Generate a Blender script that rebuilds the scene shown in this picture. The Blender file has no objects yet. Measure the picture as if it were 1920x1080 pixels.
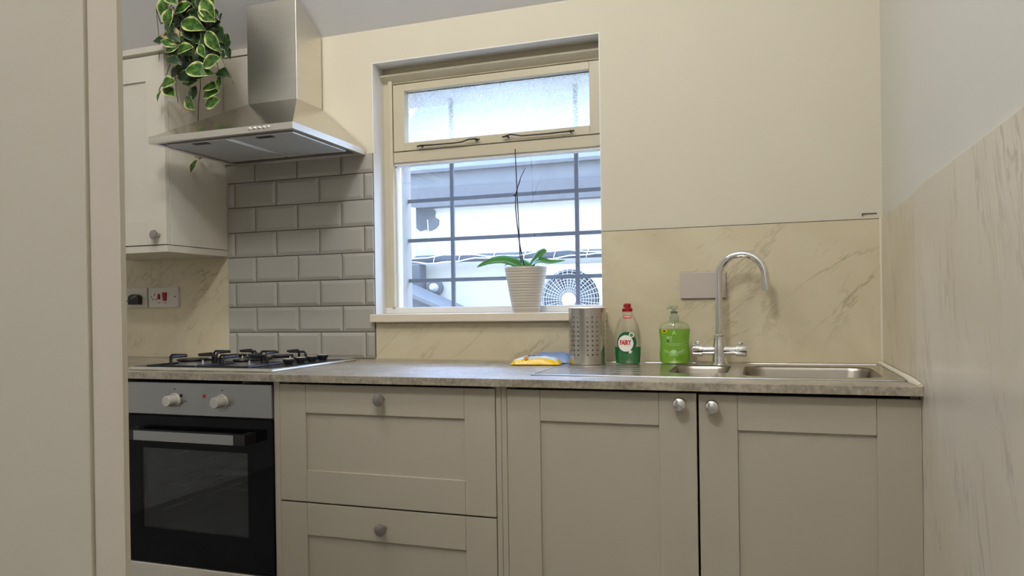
import bpy, bmesh, math, random
from math import sin, cos, pi, radians as R
from mathutils import Vector, Matrix
random.seed(7)
SC = bpy.context.scene
COL = SC.collection

# ------------------------------------------------------------------ camera
cam_d = bpy.data.cameras.new('camera'); cam = bpy.data.objects.new('camera', cam_d); COL.objects.link(cam)
SC.camera = cam
yaw, pitch, roll = .317, -.0027, -.0147
cyw, syw = cos(yaw), sin(yaw)
fwd = Vector((-syw*cos(pitch), cyw*cos(pitch), sin(pitch)))
rt = Vector((cyw, syw, 0)); upv = rt.cross(fwd)
r2 = rt*cos(roll) + upv*sin(roll); u2 = -rt*sin(roll) + upv*cos(roll)
M = Matrix(((r2.x, u2.x, -fwd.x), (r2.y, u2.y, -fwd.y), (r2.z, u2.z, -fwd.z))).to_4x4()
M.translation = Vector((1.6919, -2.4289, 1.095))
cam.matrix_world = M
cam_d.sensor_fit = 'HORIZONTAL'; cam_d.sensor_width = 36.0
cam_d.lens = 1343/1920*36
cam_d.shift_x = -34.6/1920; cam_d.shift_y = 37.5/1920
cam_d.clip_start = .02; cam_d.clip_end = 100

# ------------------------------------------------------------------ world, lights, exposure
w = bpy.data.worlds.new('world'); SC.world = w; w.use_nodes = True
nt = w.node_tree; nt.nodes.clear()
wo = nt.nodes.new('ShaderNodeOutputWorld'); bg = nt.nodes.new('ShaderNodeBackground')
tc = nt.nodes.new('ShaderNodeTexCoord'); sp = nt.nodes.new('ShaderNodeSeparateXYZ'); mr = nt.nodes.new('ShaderNodeMapRange')
cr = nt.nodes.new('ShaderNodeMixRGB')
nt.links.new(tc.outputs['Generated'], sp.inputs[0]); nt.links.new(sp.outputs['Z'], mr.inputs[0])
mr.inputs[1].default_value = -.1; mr.inputs[2].default_value = .6
nt.links.new(mr.outputs[0], cr.inputs[0])
cr.inputs[1].default_value = (.62, .76, 1, 1); cr.inputs[2].default_value = (.46, .64, 1, 1)
nt.links.new(cr.outputs[0], bg.inputs['Color']); bg.inputs['Strength'].default_value = 27
nt.links.new(bg.outputs[0], wo.inputs[0])
def point(name, loc, power, col, rad):
    d = bpy.data.lights.new(name, 'POINT'); d.energy = power; d.color = col; d.shadow_soft_size = rad
    o = bpy.data.objects.new(name, d); COL.objects.link(o); o.location = loc; return o
ld = bpy.data.lights.new('kitchen_ceiling_lamp', 'AREA'); ld.shape = 'RECTANGLE'; ld.size = .75; ld.size_y = .07; ld.energy = 11; ld.color = (1, .96, .87)
lo = bpy.data.objects.new('kitchen_ceiling_lamp', ld); COL.objects.link(lo); lo.location = (.45, -1.388, 3.0); lo.rotation_euler = (R(32), 0, 0)
point('hall_fill_light', (1.05, -2.4, 3.1), 75, (.97, .98, 1), .15)  # unseen fill light added to brighten the door frame and kitchen fronts
pd = bpy.data.lights.new('window_portal', 'AREA'); pd.shape = 'RECTANGLE'; pd.size = .95; pd.size_y = 1.0; pd.cycles.is_portal = True
po = bpy.data.objects.new('window_portal', pd); COL.objects.link(po); po.location = (.715, .31, 1.55); po.rotation_euler = (R(-90), 0, 0)
v = SC.view_settings
v.view_transform = 'Standard'; v.look = 'None'; v.gamma = 1; v.exposure = 0; v.use_curve_mapping = False

# ------------------------------------------------------------------ materials
def srgb(r, g, b):
    f = lambda c: (c/255/12.92) if c/255 <= .04045 else ((c/255+.055)/1.055)**2.4
    return (f(r), f(g), f(b), 1)
def mat(name, col, rough=.5, metal=0, spec=.5, noise=0, nscale=8, bump=0, bscale=60, coat=0, aniso=0, stretch=None):
    m = bpy.data.materials.new(name); m.use_nodes = True; n = m.node_tree; b = n.nodes['Principled BSDF']
    c = srgb(*col) if max(col) > 1.01 else (*col, 1)
    b.inputs['Base Color'].default_value = c; b.inputs['Roughness'].default_value = rough
    b.inputs['Metallic'].default_value = metal; b.inputs['Specular IOR Level'].default_value = spec
    b.inputs['Coat Weight'].default_value = coat
    if noise or bump:
        t = n.nodes.new('ShaderNodeTexCoord'); mp = n.nodes.new('ShaderNodeMapping')
        n.links.new(t.outputs['Object'], mp.inputs[0])
        if stretch: mp.inputs['Scale'].default_value = stretch
    if noise:
        no = n.nodes.new('ShaderNodeTexNoise'); no.inputs['Scale'].default_value = nscale; no.inputs['Detail'].default_value = 5
        mx = n.nodes.new('ShaderNodeMixRGB')
        mx.inputs[1].default_value = [x*(1-noise) for x in c[:3]]+[1]; mx.inputs[2].default_value = [min(1, x*(1+noise)) for x in c[:3]]+[1]
        n.links.new(mp.outputs[0], no.inputs['Vector']); n.links.new(no.outputs[0], mx.inputs[0]); n.links.new(mx.outputs[0], b.inputs['Base Color'])
    if bump:
        nb = n.nodes.new('ShaderNodeTexNoise'); nb.inputs['Scale'].default_value = bscale; nb.inputs['Detail'].default_value = 4
        bp_ = n.nodes.new('ShaderNodeBump'); bp_.inputs['Strength'].default_value = bump; bp_.inputs['Distance'].default_value = .002
        n.links.new(mp.outputs[0], nb.inputs['Vector']); n.links.new(nb.outputs[0], bp_.inputs['Height']); n.links.new(bp_.outputs[0], b.inputs['Normal'])
    return m
def marble(name, base, tint, vein, rot, sc=(1, 1, 1), rough=.3, amt=.6, coat=0, spec=.5):
    m = bpy.data.materials.new(name); m.use_nodes = True; n = m.node_tree; b = n.nodes['Principled BSDF']
    N = n.nodes.new; Lk = n.links.new
    t = N('ShaderNodeTexCoord'); mp = N('ShaderNodeMapping')
    Lk(t.outputs['Object'], mp.inputs[0])
    cl = N('ShaderNodeTexNoise'); cl.inputs['Scale'].default_value = 2.2; cl.inputs['Detail'].default_value = 6; cl.inputs['Roughness'].default_value = .6; cl.inputs['Distortion'].default_value = .6
    Lk(mp.outputs[0], cl.inputs['Vector'])
    m1 = N('ShaderNodeMixRGB'); m1.inputs[1].default_value = srgb(*base); m1.inputs[2].default_value = srgb(*tint)
    r1 = N('ShaderNodeMapRange'); r1.inputs[1].default_value = .35; r1.inputs[2].default_value = .68; Lk(cl.outputs[0], r1.inputs[0]); Lk(r1.outputs[0], m1.inputs[0])
    mpr = N('ShaderNodeMapping'); mpr.inputs['Rotation'].default_value = rot; Lk(t.outputs['Object'], mpr.inputs[0])
    mpv = N('ShaderNodeMapping'); mpv.inputs['Scale'].default_value = sc; Lk(mpr.outputs[0], mpv.inputs[0])
    last = m1
    for k, (s_, wd, a) in enumerate(((3.3, .012, amt), (7.5, .02, amt*.55))):
        no = N('ShaderNodeTexNoise'); no.inputs['Scale'].default_value = s_; no.inputs['Detail'].default_value = 7; no.inputs['Roughness'].default_value = .62; no.inputs['Distortion'].default_value = .35
        Lk(mpv.outputs[0], no.inputs['Vector'])
        sb = N('ShaderNodeMath'); sb.operation = 'SUBTRACT'; sb.inputs[1].default_value = .5; Lk(no.outputs[0], sb.inputs[0])
        ab = N('ShaderNodeMath'); ab.operation = 'ABSOLUTE'; Lk(sb.outputs[0], ab.inputs[0])
        rr = N('ShaderNodeMapRange'); rr.inputs[1].default_value = 0; rr.inputs[2].default_value = wd; rr.inputs[3].default_value = a; rr.inputs[4].default_value = 0; Lk(ab.outputs[0], rr.inputs[0])
        ms = N('ShaderNodeTexNoise'); ms.inputs['Scale'].default_value = 3+2*k; Lk(mp.outputs[0], ms.inputs['Vector'])
        r3 = N('ShaderNodeMapRange'); r3.inputs[1].default_value = .45; r3.inputs[2].default_value = .65; Lk(ms.outputs[0], r3.inputs[0])
        mu = N('ShaderNodeMath'); mu.operation = 'MULTIPLY'; Lk(rr.outputs[0], mu.inputs[0]); Lk(r3.outputs[0], mu.inputs[1])
        mx = N('ShaderNodeMixRGB'); mx.inputs[2].default_value = srgb(*vein); Lk(mu.outputs[0], mx.inputs[0]); Lk(last.outputs[0], mx.inputs[1]); last = mx
    Lk(last.outputs[0], b.inputs['Base Color']); b.inputs['Roughness'].default_value = rough; b.inputs['Coat Weight'].default_value = coat
    b.inputs['Coat Roughness'].default_value = .06; b.inputs['Specular IOR Level'].default_value = spec
    return m
def glassy(name, tint, gloss=.08, haze=None, hcol=(.9, .95, 1), drops=False, rough=.02, top=.7):
    m = bpy.data.materials.new(name); m.use_nodes = True; n = m.node_tree; n.nodes.clear(); N = n.nodes.new; Lk = n.links.new
    o = N('ShaderNodeOutputMaterial'); tr = N('ShaderNodeBsdfTransparent'); tr.inputs[0].default_value = (*tint, 1)
    gl = N('ShaderNodeBsdfGlossy'); gl.inputs['Roughness'].default_value = rough; gl.inputs[0].default_value = (1, 1, 1, 1)
    lw = N('ShaderNodeLayerWeight'); lw.inputs[0].default_value = .35
    mr_ = N('ShaderNodeMapRange'); mr_.inputs[3].default_value = gloss; mr_.inputs[4].default_value = top; Lk(lw.outputs['Fresnel'], mr_.inputs[0])
    mx = N('ShaderNodeMixShader'); Lk(mr_.outputs[0], mx.inputs[0]); Lk(tr.outputs[0], mx.inputs[1]); Lk(gl.outputs[0], mx.inputs[2])
    out = mx
    if haze:
        df = N('ShaderNodeBsdfTranslucent'); df.inputs[0].default_value = (*hcol, 1)
        dd = N('ShaderNodeBsdfDiffuse'); dd.inputs[0].default_value = (*hcol, 1)
        m0 = N('ShaderNodeMixShader'); m0.inputs[0].default_value = .25; Lk(df.outputs[0], m0.inputs[1]); Lk(dd.outputs[0], m0.inputs[2])
        m2 = N('ShaderNodeMixShader'); Lk(mx.outputs[0], m2.inputs[1]); Lk(m0.outputs[0], m2.inputs[2]); m2.inputs[0].default_value = haze
        if drops:
            t = N('ShaderNodeTexCoord'); vo = N('ShaderNodeTexNoise'); vo.inputs['Scale'].default_value = 190; vo.inputs['Detail'].default_value = 2
            Lk(t.outputs['Object'], vo.inputs['Vector'])
            r_ = N('ShaderNodeMapRange'); r_.inputs[1].default_value = .50; r_.inputs[2].default_value = .60; r_.inputs[3].default_value = haze; r_.inputs[4].default_value = min(.95, haze+.45)
            Lk(vo.outputs[0], r_.inputs[0]); lg = N('ShaderNodeTexNoise'); lg.inputs['Scale'].default_value = 3.5; Lk(t.outputs['Object'], lg.inputs['Vector'])
            s_ = N('ShaderNodeSeparateXYZ'); Lk(t.outputs['Object'], s_.inputs[0])
            zz = N('ShaderNodeMapRange'); zz.inputs[1].default_value = drops[0]; zz.inputs[2].default_value = drops[1]; zz.inputs[3].default_value = drops[2]; zz.inputs[4].default_value = drops[3]; Lk(s_.outputs['Z'], zz.inputs[0])
            hz = N('ShaderNodeMath'); hz.operation = 'MULTIPLY'; Lk(lg.outputs[0], hz.inputs[0]); Lk(zz.outputs[0], hz.inputs[1]); hz.use_clamp = True
            ml = N('ShaderNodeMix'); ml.data_type = 'FLOAT'; Lk(hz.outputs[0], ml.inputs[0]); ml.inputs[2].default_value = haze; Lk(r_.outputs[0], ml.inputs[3])
            Lk(ml.outputs[0], m2.inputs[0])
        out = m2
    Lk(out.outputs[0], o.inputs[0]); return m
def leafmat(name, a, b_, edge, lo=.42):
    m = bpy.data.materials.new(name); m.use_nodes = True; n = m.node_tree; b = n.nodes['Principled BSDF']; N = n.nodes.new; Lk = n.links.new
    at = N('ShaderNodeAttribute'); at.attribute_name = 'edge'; t = N('ShaderNodeTexCoord'); no = N('ShaderNodeTexNoise'); no.inputs['Scale'].default_value = 3.2; Lk(t.outputs['Object'], no.inputs['Vector'])
    ad = N('ShaderNodeMath'); ad.operation = 'MULTIPLY_ADD'; ad.inputs[1].default_value = .9; Lk(no.outputs[0], ad.inputs[0]); Lk(at.outputs['Fac'], ad.inputs[2])
    r_ = N('ShaderNodeMapRange'); r_.inputs[1].default_value = lo+.75; r_.inputs[2].default_value = lo+.92; Lk(ad.outputs[0], r_.inputs[0])
    n2 = N('ShaderNodeTexNoise'); n2.inputs['Scale'].default_value = 4; n2.inputs['Detail'].default_value = 3; Lk(t.outputs['Object'], n2.inputs['Vector'])
    r2_ = N('ShaderNodeMapRange'); r2_.inputs[1].default_value = .4; r2_.inputs[2].default_value = .62; Lk(n2.outputs[0], r2_.inputs[0])
    m0 = N('ShaderNodeMixRGB'); m0.inputs[1].default_value = srgb(*a); m0.inputs[2].default_value = srgb(*b_); Lk(r2_.outputs[0], m0.inputs[0])
    m1 = N('ShaderNodeMixRGB'); Lk(m0.outputs[0], m1.inputs[1]); m1.inputs[2].default_value = srgb(*edge); Lk(r_.outputs[0], m1.inputs[0])
    Lk(m1.outputs[0], b.inputs['Base Color']); b.inputs['Roughness'].default_value = .4; return m

PLASTER = mat('cream_plaster', (208, 200, 179), .75, noise=.02, nscale=3, bump=.06, bscale=120)
PLASTER_W = mat('white_plaster', (210, 207, 196), .7, noise=.02, nscale=3, bump=.06, bscale=120)
CEIL = mat('ceiling_paint', (224, 223, 222), .8, bump=.05, bscale=90)
WINPAINT = mat('window_gloss_paint', (194, 184, 158), .35, noise=.03, nscale=12, bump=.15, bscale=40)
REVEAL = mat('reveal_white_paint', (226, 224, 220), .5, bump=.08, bscale=60)
MAR_B = marble('beige_marble_laminate', (196, 183, 151), (210, 199, 170), (128, 114, 84), (0, R(37), 0), sc=(.30, 1, 1), rough=.32, amt=.5)
MAR_R = marble('white_marble_laminate', (206, 196, 178), (220, 212, 198), (128, 114, 96), (R(107), 0, 0), sc=(1, .2, 1), rough=.28, amt=.7, coat=.08)
MAR_C = marble('yellowish_marble_laminate', (200, 189, 164), (214, 204, 182), (134, 120, 94), (R(107), 0, 0), sc=(1, .2, 1), rough=.3, amt=.5, coat=.08)
TILE = mat('grey_glaze', (168, 164, 153), .14, noise=.03, nscale=2, bump=.02, bscale=12)
GROUT = mat('dark_grout', (78, 68, 58), .9)
CAB = mat('greige_cabinet_paint', (176, 167, 149), .38, noise=.012, nscale=3)
CABW = mat('cream_cabinet_paint', (204, 197, 182), .4, noise=.012, nscale=3)
DOORP = mat('door_paint', (202, 193, 176), .45, noise=.015, nscale=3)
FRAMEP = mat('frame_paint', (208, 196, 180), .4, noise=.02, nscale=3)
STEEL = mat('brushed_steel', (.76, .72, .64), .40, 1, noise=.05, nscale=5, bump=.02, bscale=30, stretch=(1, 1, 12))
STEELF = mat('oven_steel', (.44, .44, .43), .34, 1, noise=.05, nscale=6, stretch=(1, 1, 20))
CANOPYM = mat('satin_canopy_steel', (.64, .61, .56), .17, 1, noise=.04, nscale=5)
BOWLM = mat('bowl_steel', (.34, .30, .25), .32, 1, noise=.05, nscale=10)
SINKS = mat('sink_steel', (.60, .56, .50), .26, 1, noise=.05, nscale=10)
CHROME = mat('chrome', (.82, .81, .79), .05, 1)
PEWTER = mat('pewter', (.42, .39, .36), .3, 1)
BLACKG = mat('black_glass', (.004, .004, .005), .06, spec=.2)
BLACKM = mat('black_enamel', (.012, .012, .012), .35)
BLACKP = mat('black_plastic', (.01, .01, .01), .3)
IRON = mat('rusty_black_iron', (.02, .014, .010), .5, noise=.5, nscale=80)
GREYM = mat('grey_mesh', (.55, .55, .54), .5, .3, noise=.15, nscale=220)
DARKM = mat('dark_metal_rim', (.10, .10, .10), .35, .8)
ALU = mat('burner_alloy', (.42, .41, .40), .4, .9)
KNOBM = mat('satin_knob', (190, 186, 176), .35, .3)
WHITEP = mat('white_plastic', (206, 198, 186), .35)
BLANKP = mat('blank_plate_plastic', (186, 174, 164), .4)
REDP = mat('red_plastic', (150, 12, 14), .3)
BEAD = mat('cream_sealant', (188, 176, 146), .6)
SEAL = mat('white_sealant', (220, 212, 194), .4)
SOCKET_HOLE = mat('dark_hole', (.01, .01, .01), .8)
POTM = mat('ribbed_pot_glaze', (196, 187, 172), .3)
SOIL = mat('bark_mix', (70, 52, 36), .9, noise=.4, nscale=60)
GREEN = mat('orchid_leaf_green', (58, 118, 30), .35, noise=.15, nscale=14)
STEMM = mat('dark_stem', (40, 28, 34), .6)
LEAF = [leafmat('variegated_leaf', (30, 66, 16), (84, 122, 40), (204, 206, 140), .30), leafmat('dark_leaf', (18, 38, 16), (42, 68, 28), (146, 158, 96), .42), leafmat('pinkish_leaf', (140, 120, 84), (168, 146, 112), (200, 170, 140))]
VINE = mat('vine_stem', (78, 82, 42), .6)
def worktop_mat():
    m = bpy.data.materials.new('grey_concrete_laminate'); m.use_nodes = True; n = m.node_tree; b = n.nodes['Principled BSDF']; N = n.nodes.new; Lk = n.links.new
    t = N('ShaderNodeTexCoord'); a = N('ShaderNodeTexNoise'); a.inputs['Scale'].default_value = 14; a.inputs['Detail'].default_value = 8; a.inputs['Roughness'].default_value = .7
    c = N('ShaderNodeTexNoise'); c.inputs['Scale'].default_value = 90; c.inputs['Detail'].default_value = 3
    Lk(t.outputs['Object'], a.inputs['Vector']); Lk(t.outputs['Object'], c.inputs['Vector'])
    ad = N('ShaderNodeMixRGB'); ad.inputs[0].default_value = .4; Lk(a.outputs[0], ad.inputs[1]); Lk(c.outputs[0], ad.inputs[2])
    r = N('ShaderNodeValToRGB'); e = r.color_ramp.elements; e[0].position = .36; e[0].color = srgb(104, 95, 78); e[1].position = .62; e[1].color = srgb(176, 164, 142)
    Lk(ad.outputs[0], r.inputs[0]); Lk(r.outputs[0], b.inputs['Base Color']); b.inputs['Roughness'].default_value = .46; b.inputs['Specular IOR Level'].default_value = 1.0; b.inputs['Coat Weight'].default_value = .7; b.inputs['Coat Roughness'].default_value = .42; return m
WORK = worktop_mat()
REARW = mat('white_hall_plaster', (206, 205, 202), .75)
FLOORM = mat('grey_floor_tile', (140, 138, 134), .4, noise=.1, nscale=5)
EXTW = mat('white_render', (146, 139, 124), .9, spec=.1, noise=.03, nscale=3)
EXTG = mat('weathered_grey_render', (62, 62, 60), .9, spec=.1, noise=.25, nscale=18)
FASCIA = mat('weathered_fascia', (64, 62, 59), .8, spec=.1, noise=.25, nscale=24)
ROOFM = mat('pale_roof_felt', (72, 71, 68), .85, spec=.1, noise=.2, nscale=8)
PIPEM = mat('grey_pipe', (58, 58, 60), .9, spec=.05, noise=.3, nscale=30)
BARM = mat('painted_bar', (66, 67, 72), .8, spec=.1, noise=.2, nscale=40)
EXTSIDE = mat('flaking_cream_paint', (104, 96, 84), .8, noise=.12, nscale=25, bump=.3, bscale=40)
CABLEM = mat('white_cable', (170, 170, 170), .5)
ACW = mat('ac_white', (134, 132, 128), .7)
ACD = mat('ac_dark', (26, 26, 27), .95, spec=.02)
PANE = glassy('window_glass', (.88, .91, .96), .05, .02, drops=(1.45, 1.62, 0, 1.1))
PANET = glassy('condensated_glass', (.82, .86, .92), .05, .20, drops=(1.90, 1.80, .3, 1.3))
OVGLASS = glassy('tinted_oven_glass', (.55, .56, .56), .02, top=.25)
CUPM = mat('cup_steel', (.60, .57, .53), .22, 1)
PLASTIC_CLEAR = glassy('clear_plastic', (.96, .96, .94), .07, top=.42)
def liquid(name, col, a, k=.62):
    m = bpy.data.materials.new(name); m.use_nodes = True; n = m.node_tree; b = n.nodes['Principled BSDF']
    b.inputs['Base Color'].default_value = srgb(*col); b.inputs['Roughness'].default_value = .08
    o = n.nodes['Material Output']; tr = n.nodes.new('ShaderNodeBsdfTransparent'); tr.inputs[0].default_value = srgb(*a); mx = n.nodes.new('ShaderNodeMixShader')
    mx.inputs[0].default_value = k; n.links.new(tr.outputs[0], mx.inputs[1]); n.links.new(b.outputs[0], mx.inputs[2]); n.links.new(mx.outputs[0], o.inputs[0]); return m
LIQ_G = liquid('dark_green_liquid', (6, 132, 62), (10, 140, 66), .85); LIQ_L = liquid('light_green_liquid', (146, 204, 40), (175, 235, 70), .82)
LAB_G = mat('label_green', (10, 92, 44), .35); LAB_W = mat('label_white', (236, 232, 222), .4); LAB_R = mat('label_red', (196, 14, 22), .35)
LAB_Y = mat('label_yellow', (232, 216, 20), .4); LAB_P = mat('label_pale_green', (176, 214, 140), .4); LAB_K = mat('label_black', (16, 18, 14), .5)
PUMPM = glassy('frosted_pump', (.80, .82, .74), .12, .45, (.80, .84, .72))
PACKY = mat('yellow_film', (238, 196, 20), .25, noise=.05, nscale=30, bump=.4, bscale=50); PACKW = mat('pale_blue_film', (196, 212, 224), .25, bump=.4, bscale=50); PACKB = mat('blue_film', (120, 146, 190), .3, bump=.4, bscale=50)
LAB_B = mat('label_blue', (30, 60, 140), .4); LAB_O = mat('label_orange', (206, 120, 20), .4)

# ------------------------------------------------------------------ mesh helpers
class MB:
    def __init__(s): s.v = []; s.f = []; s.mi = []; s.cur = 0
    def add(s, vs, fs):
        o = len(s.v); s.v += [tuple(x) for x in vs]
        for f in fs: s.f.append([i+o for i in f]); s.mi.append(s.cur)
        return s
    def box(s, x0, x1, y0, y1, z0, z1):
        v = [(x0,y0,z0),(x1,y0,z0),(x1,y1,z0),(x0,y1,z0),(x0,y0,z1),(x1,y0,z1),(x1,y1,z1),(x0,y1,z1)]
        return s.add(v, [(0,3,2,1),(4,5,6,7),(0,1,5,4),(1,2,6,5),(2,3,7,6),(3,0,4,7)])
    def lathe(s, prof, n=32, c=(0,0,0), ax='z', ell=1.0):
        vs = []; fs = []
        for r, h in prof:
            for k in range(n):
                a = 2*pi*k/n; p = (r*cos(a), r*sin(a)*ell, h)
                if ax == 'y': p = (p[0], h, p[1])
                if ax == 'x': p = (h, p[0], p[1])
                vs.append((p[0]+c[0], p[1]+c[1], p[2]+c[2]))
        for i in range(len(prof)-1):
            for k in range(n):
                q = [i*n+k, i*n+(k+1) % n, (i+1)*n+(k+1) % n, (i+1)*n+k]
                fs.append(q)
        fs.append(list(range(n))[::-1]); fs.append([(len(prof)-1)*n+k for k in range(n)])
        return s.add(vs, fs)
    def tube(s, pts, r, n=8, close=False):
        pts = [Vector(p) for p in pts]; m = len(pts); vs = []; fs = []
        prev = None
        for i, p in enumerate(pts):
            if close: t = pts[(i+1) % m]-pts[i-1]
            else: t = (pts[min(i+1, m-1)]-pts[max(i-1, 0)])
            t.normalize()
            if prev is None:
                a = Vector((0,0,1)) if abs(t.z) < .9 else Vector((1,0,0)); prev = t.cross(a).normalized()
            nrm = (prev - t*prev.dot(t))
            if nrm.length < 1e-6: nrm = t.orthogonal()
            nrm.normalize(); prev = nrm; bn = t.cross(nrm)
            rr = r[i] if isinstance(r, (list, tuple)) else r
            for k in range(n):
                a = 2*pi*k/n; vs.append(p + nrm*cos(a)*rr + bn*sin(a)*rr)
        for i in range(m if close else m-1):
            for k in range(n):
                j = (i+1) % m
                fs.append([i*n+k, i*n+(k+1) % n, j*n+(k+1) % n, j*n+k])
        if not close: fs.append(list(range(n))[::-1]); fs.append([(m-1)*n+k for k in range(n)])
        return s.add(vs, fs)
    def prism(s, poly, a, b, ax='y'):
        n = len(poly)
        def P(u, w_, d): return {'y': (u, d, w_), 'x': (d, u, w_), 'z': (u, w_, d)}[ax]
        vs = [P(u, w_, a) for u, w_ in poly]+[P(u, w_, b) for u, w_ in poly]
        fs = [list(range(n)), [n+k for k in range(n)][::-1]]+[[k, n+k, n+(k+1) % n, (k+1) % n] for k in range(n)]
        return s.add(vs, fs)
    def build(s, name, m, parent=None, smooth=False, bevel=0, seg=2, solid=0, sub=0):
        me = bpy.data.meshes.new(name); me.from_pydata(s.v, [], s.f)
        ms = m if isinstance(m, (list, tuple)) else [m]
        for x in ms: me.materials.append(x)
        if len(ms) > 1: me.polygons.foreach_set('material_index', s.mi)
        bm = bmesh.new(); bm.from_mesh(me); bmesh.ops.recalc_face_normals(bm, faces=bm.faces); bm.to_mesh(me); bm.free()
        return link(name, me, parent, smooth, bevel, seg, solid, sub)
def link(name, me, parent=None, smooth=False, bevel=0, seg=2, solid=0, sub=0):
    if smooth:
        me.polygons.foreach_set('use_smooth', [True]*len(me.polygons))
        me.set_sharp_from_angle(angle=R(38))
    o = bpy.data.objects.new(name, me); COL.objects.link(o)
    if parent: o.parent = parent
    if solid: md = o.modifiers.new('solid', 'SOLIDIFY'); md.thickness = solid; md.offset = 0
    if bevel: md = o.modifiers.new('bevel', 'BEVEL'); md.width = bevel; md.segments = seg; md.limit_method = 'ANGLE'; md.angle_limit = R(40)
    if sub: md = o.modifiers.new('sub', 'SUBSURF'); md.levels = sub; md.render_levels = sub
    return o
def thing(name, label, cat, loc=(0,0,0), group=None):
    o = bpy.data.objects.new(name, None); COL.objects.link(o); o.location = loc; o.empty_display_size = .05
    return tag(o, label, cat, group)
def tag(o, label=None, cat=None, group=None, kind=None):
    if label: o['label'] = label
    if cat: o['category'] = cat
    if group: o['group'] = group
    if kind: o['kind'] = kind
    return o
def box(name, m, a, parent=None, bevel=0, seg=2):
    """box from absolute limits; the origin stays at the parent"""
    px = parent_loc(parent)
    return MB().box(a[0]-px[0], a[1]-px[0], a[2]-px[1], a[3]-px[1], a[4]-px[2], a[5]-px[2]).build(name, m, parent, bevel=bevel, seg=seg)
def parent_loc(p):
    t = Vector((0,0,0))
    while p is not None: t += p.location; p = p.parent
    return t
def setting(name, m, a, label=None, bevel=0): return tag(box(name, m, a, None, bevel), label, None, None, 'structure')
def copy_child(src, parent, loc=None):
    c = src.copy(); COL.objects.link(c); c.parent = parent
    if loc is not None: c.location = loc
    return c
def text_mb(s, size, thick=0.0, font_scale_x=1.0):
    c = bpy.data.curves.new('t', 'FONT'); c.body = s; c.size = size; c.align_x = 'CENTER'; c.align_y = 'CENTER'; c.resolution_u = 3; c.offset = thick
    o = bpy.data.objects.new('t', c); COL.objects.link(o); bpy.context.view_layer.update()
    me = bpy.data.meshes.new_from_object(o.evaluated_get(bpy.context.evaluated_depsgraph_get()))
    vs = [(v.co.x*font_scale_x, v.co.y) for v in me.vertices]; fs = [list(p.vertices) for p in me.polygons]
    bpy.data.objects.remove(o); bpy.data.curves.remove(c); bpy.data.meshes.remove(me)
    return vs, fs

# geometry given in absolute room coordinates; build() moves it under its parent
_b0 = MB.build
def _build(s, name, m, parent=None, **k):
    if parent is not None:
        p = parent_loc(parent); s.v = [(x-p.x, y-p.y, z-p.z) for x, y, z in s.v]
    return _b0(s, name, m, parent, **k)
MB.build = _build
def box(name, m, a, parent=None, bevel=0, seg=2):
    return MB().box(*a).build(name, m, parent, bevel=bevel, seg=seg)

# ================================================================== THE ROOM
T = .9
wb = MB()
wb.box(-1.6, .27, 0, .3, 0, 2.5); wb.box(1.158, 2.25, 0, .3, 0, 2.5)
wb.box(.27, 1.158, 0, .3, 0, 1.042); wb.box(.27, 1.158, 0, .3, 2.034, 2.5)
wall_back = tag(wb.build('wall_back', PLASTER), 'cream back wall with the window, tiles and marble splashback', None, None, 'structure')
wall_right = setting('wall_right', PLASTER_W, (2.037, 2.2, -3.8, .0, 0, 3.4), 'white painted right wall above marble panels')
wall_left = setting('wall_left', REARW, (-1.75, -1.6, -3.8, 0, 0, 3.4), 'cream wall at the far left end')
wall_rear = setting('wall_rear', REARW, (-1.75, 2.2, -3.95, -3.8, 0, 3.4), 'cream wall behind the viewer')
floor = setting('floor', FLOORM, (-1.75, 2.2, -3.8, 0, -.1, 0), 'grey kitchen floor')
ce = MB(); z0 = 2.163; sl = .755; yb = -1.56
ce.add([(-1.75, .3, z0-sl*.3), (2.2, .3, z0-sl*.3), (2.2, yb, z0-sl*yb), (-1.75, yb, z0-sl*yb), (2.2, -3.9, z0-sl*yb), (-1.75, -3.9, z0-sl*yb),
        (-1.75, .3, z0-sl*.3+.12), (2.2, .3, z0-sl*.3+.12), (2.2, yb, z0-sl*yb+.12), (-1.75, yb, z0-sl*yb+.12), (2.2, -3.9, z0-sl*yb+.12), (-1.75, -3.9, z0-sl*yb+.12)],
       [(0,1,2,3), (3,2,4,5), (6,9,8,7), (9,11,10,8), (0,6,7,1), (5,4,10,11), (0,3,9,6), (3,5,11,9), (1,7,8,2), (2,8,10,4)])
tag(ce.build('ceiling', CEIL), 'sloping pale grey ceiling', None, None, 'structure')
# marble panels on the walls
box('marble_panel', MAR_B, (1.158, 2.035, -.004, 0, .9, 1.3475), wall_back, bevel=.0008)
box('marble_panel', MAR_B, (.272, 1.1578, -.004, 0, .9, 1.036), wall_back, bevel=.0008)
box('marble_panel', MAR_B, (-1.6, -.4145, -.004, 0, .9, 1.33), wall_back, bevel=.0008)
box('panel_edge_seal', SEAL, (2.027, 2.037, -.009, -.0, .905, 1.352), wall_back, bevel=.002)
box('panel_top_joint', GROUT, (1.158, 2.03, -.0045, 0, 1.3477, 1.3492), wall_back)
pm = MB(); pm.box(1.981, 2.021, -.004, 0, 1.3645, 1.3665); pm.box(1.979, 1.982, -.004, 0, 1.359, 1.3665)
pm.build('pencil_mark_ridge', DARKM, wall_back)
tag(box('marble_panel', MAR_C, (2.032, 2.037, -.5475, 0, 0, 1.350), wall_right), 'narrow yellowish marble panel in the corner')
tag(box('marble_panel', MAR_R, (2.028, 2.037, -3.6, -.5480, 0, 1.3555), wall_right, bevel=.0006), 'wide pale marble panel')
box('panel_joint', GROUT, (2.0305, 2.037, -.5482, -.5472, 0, 1.350), wall_right)
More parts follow.
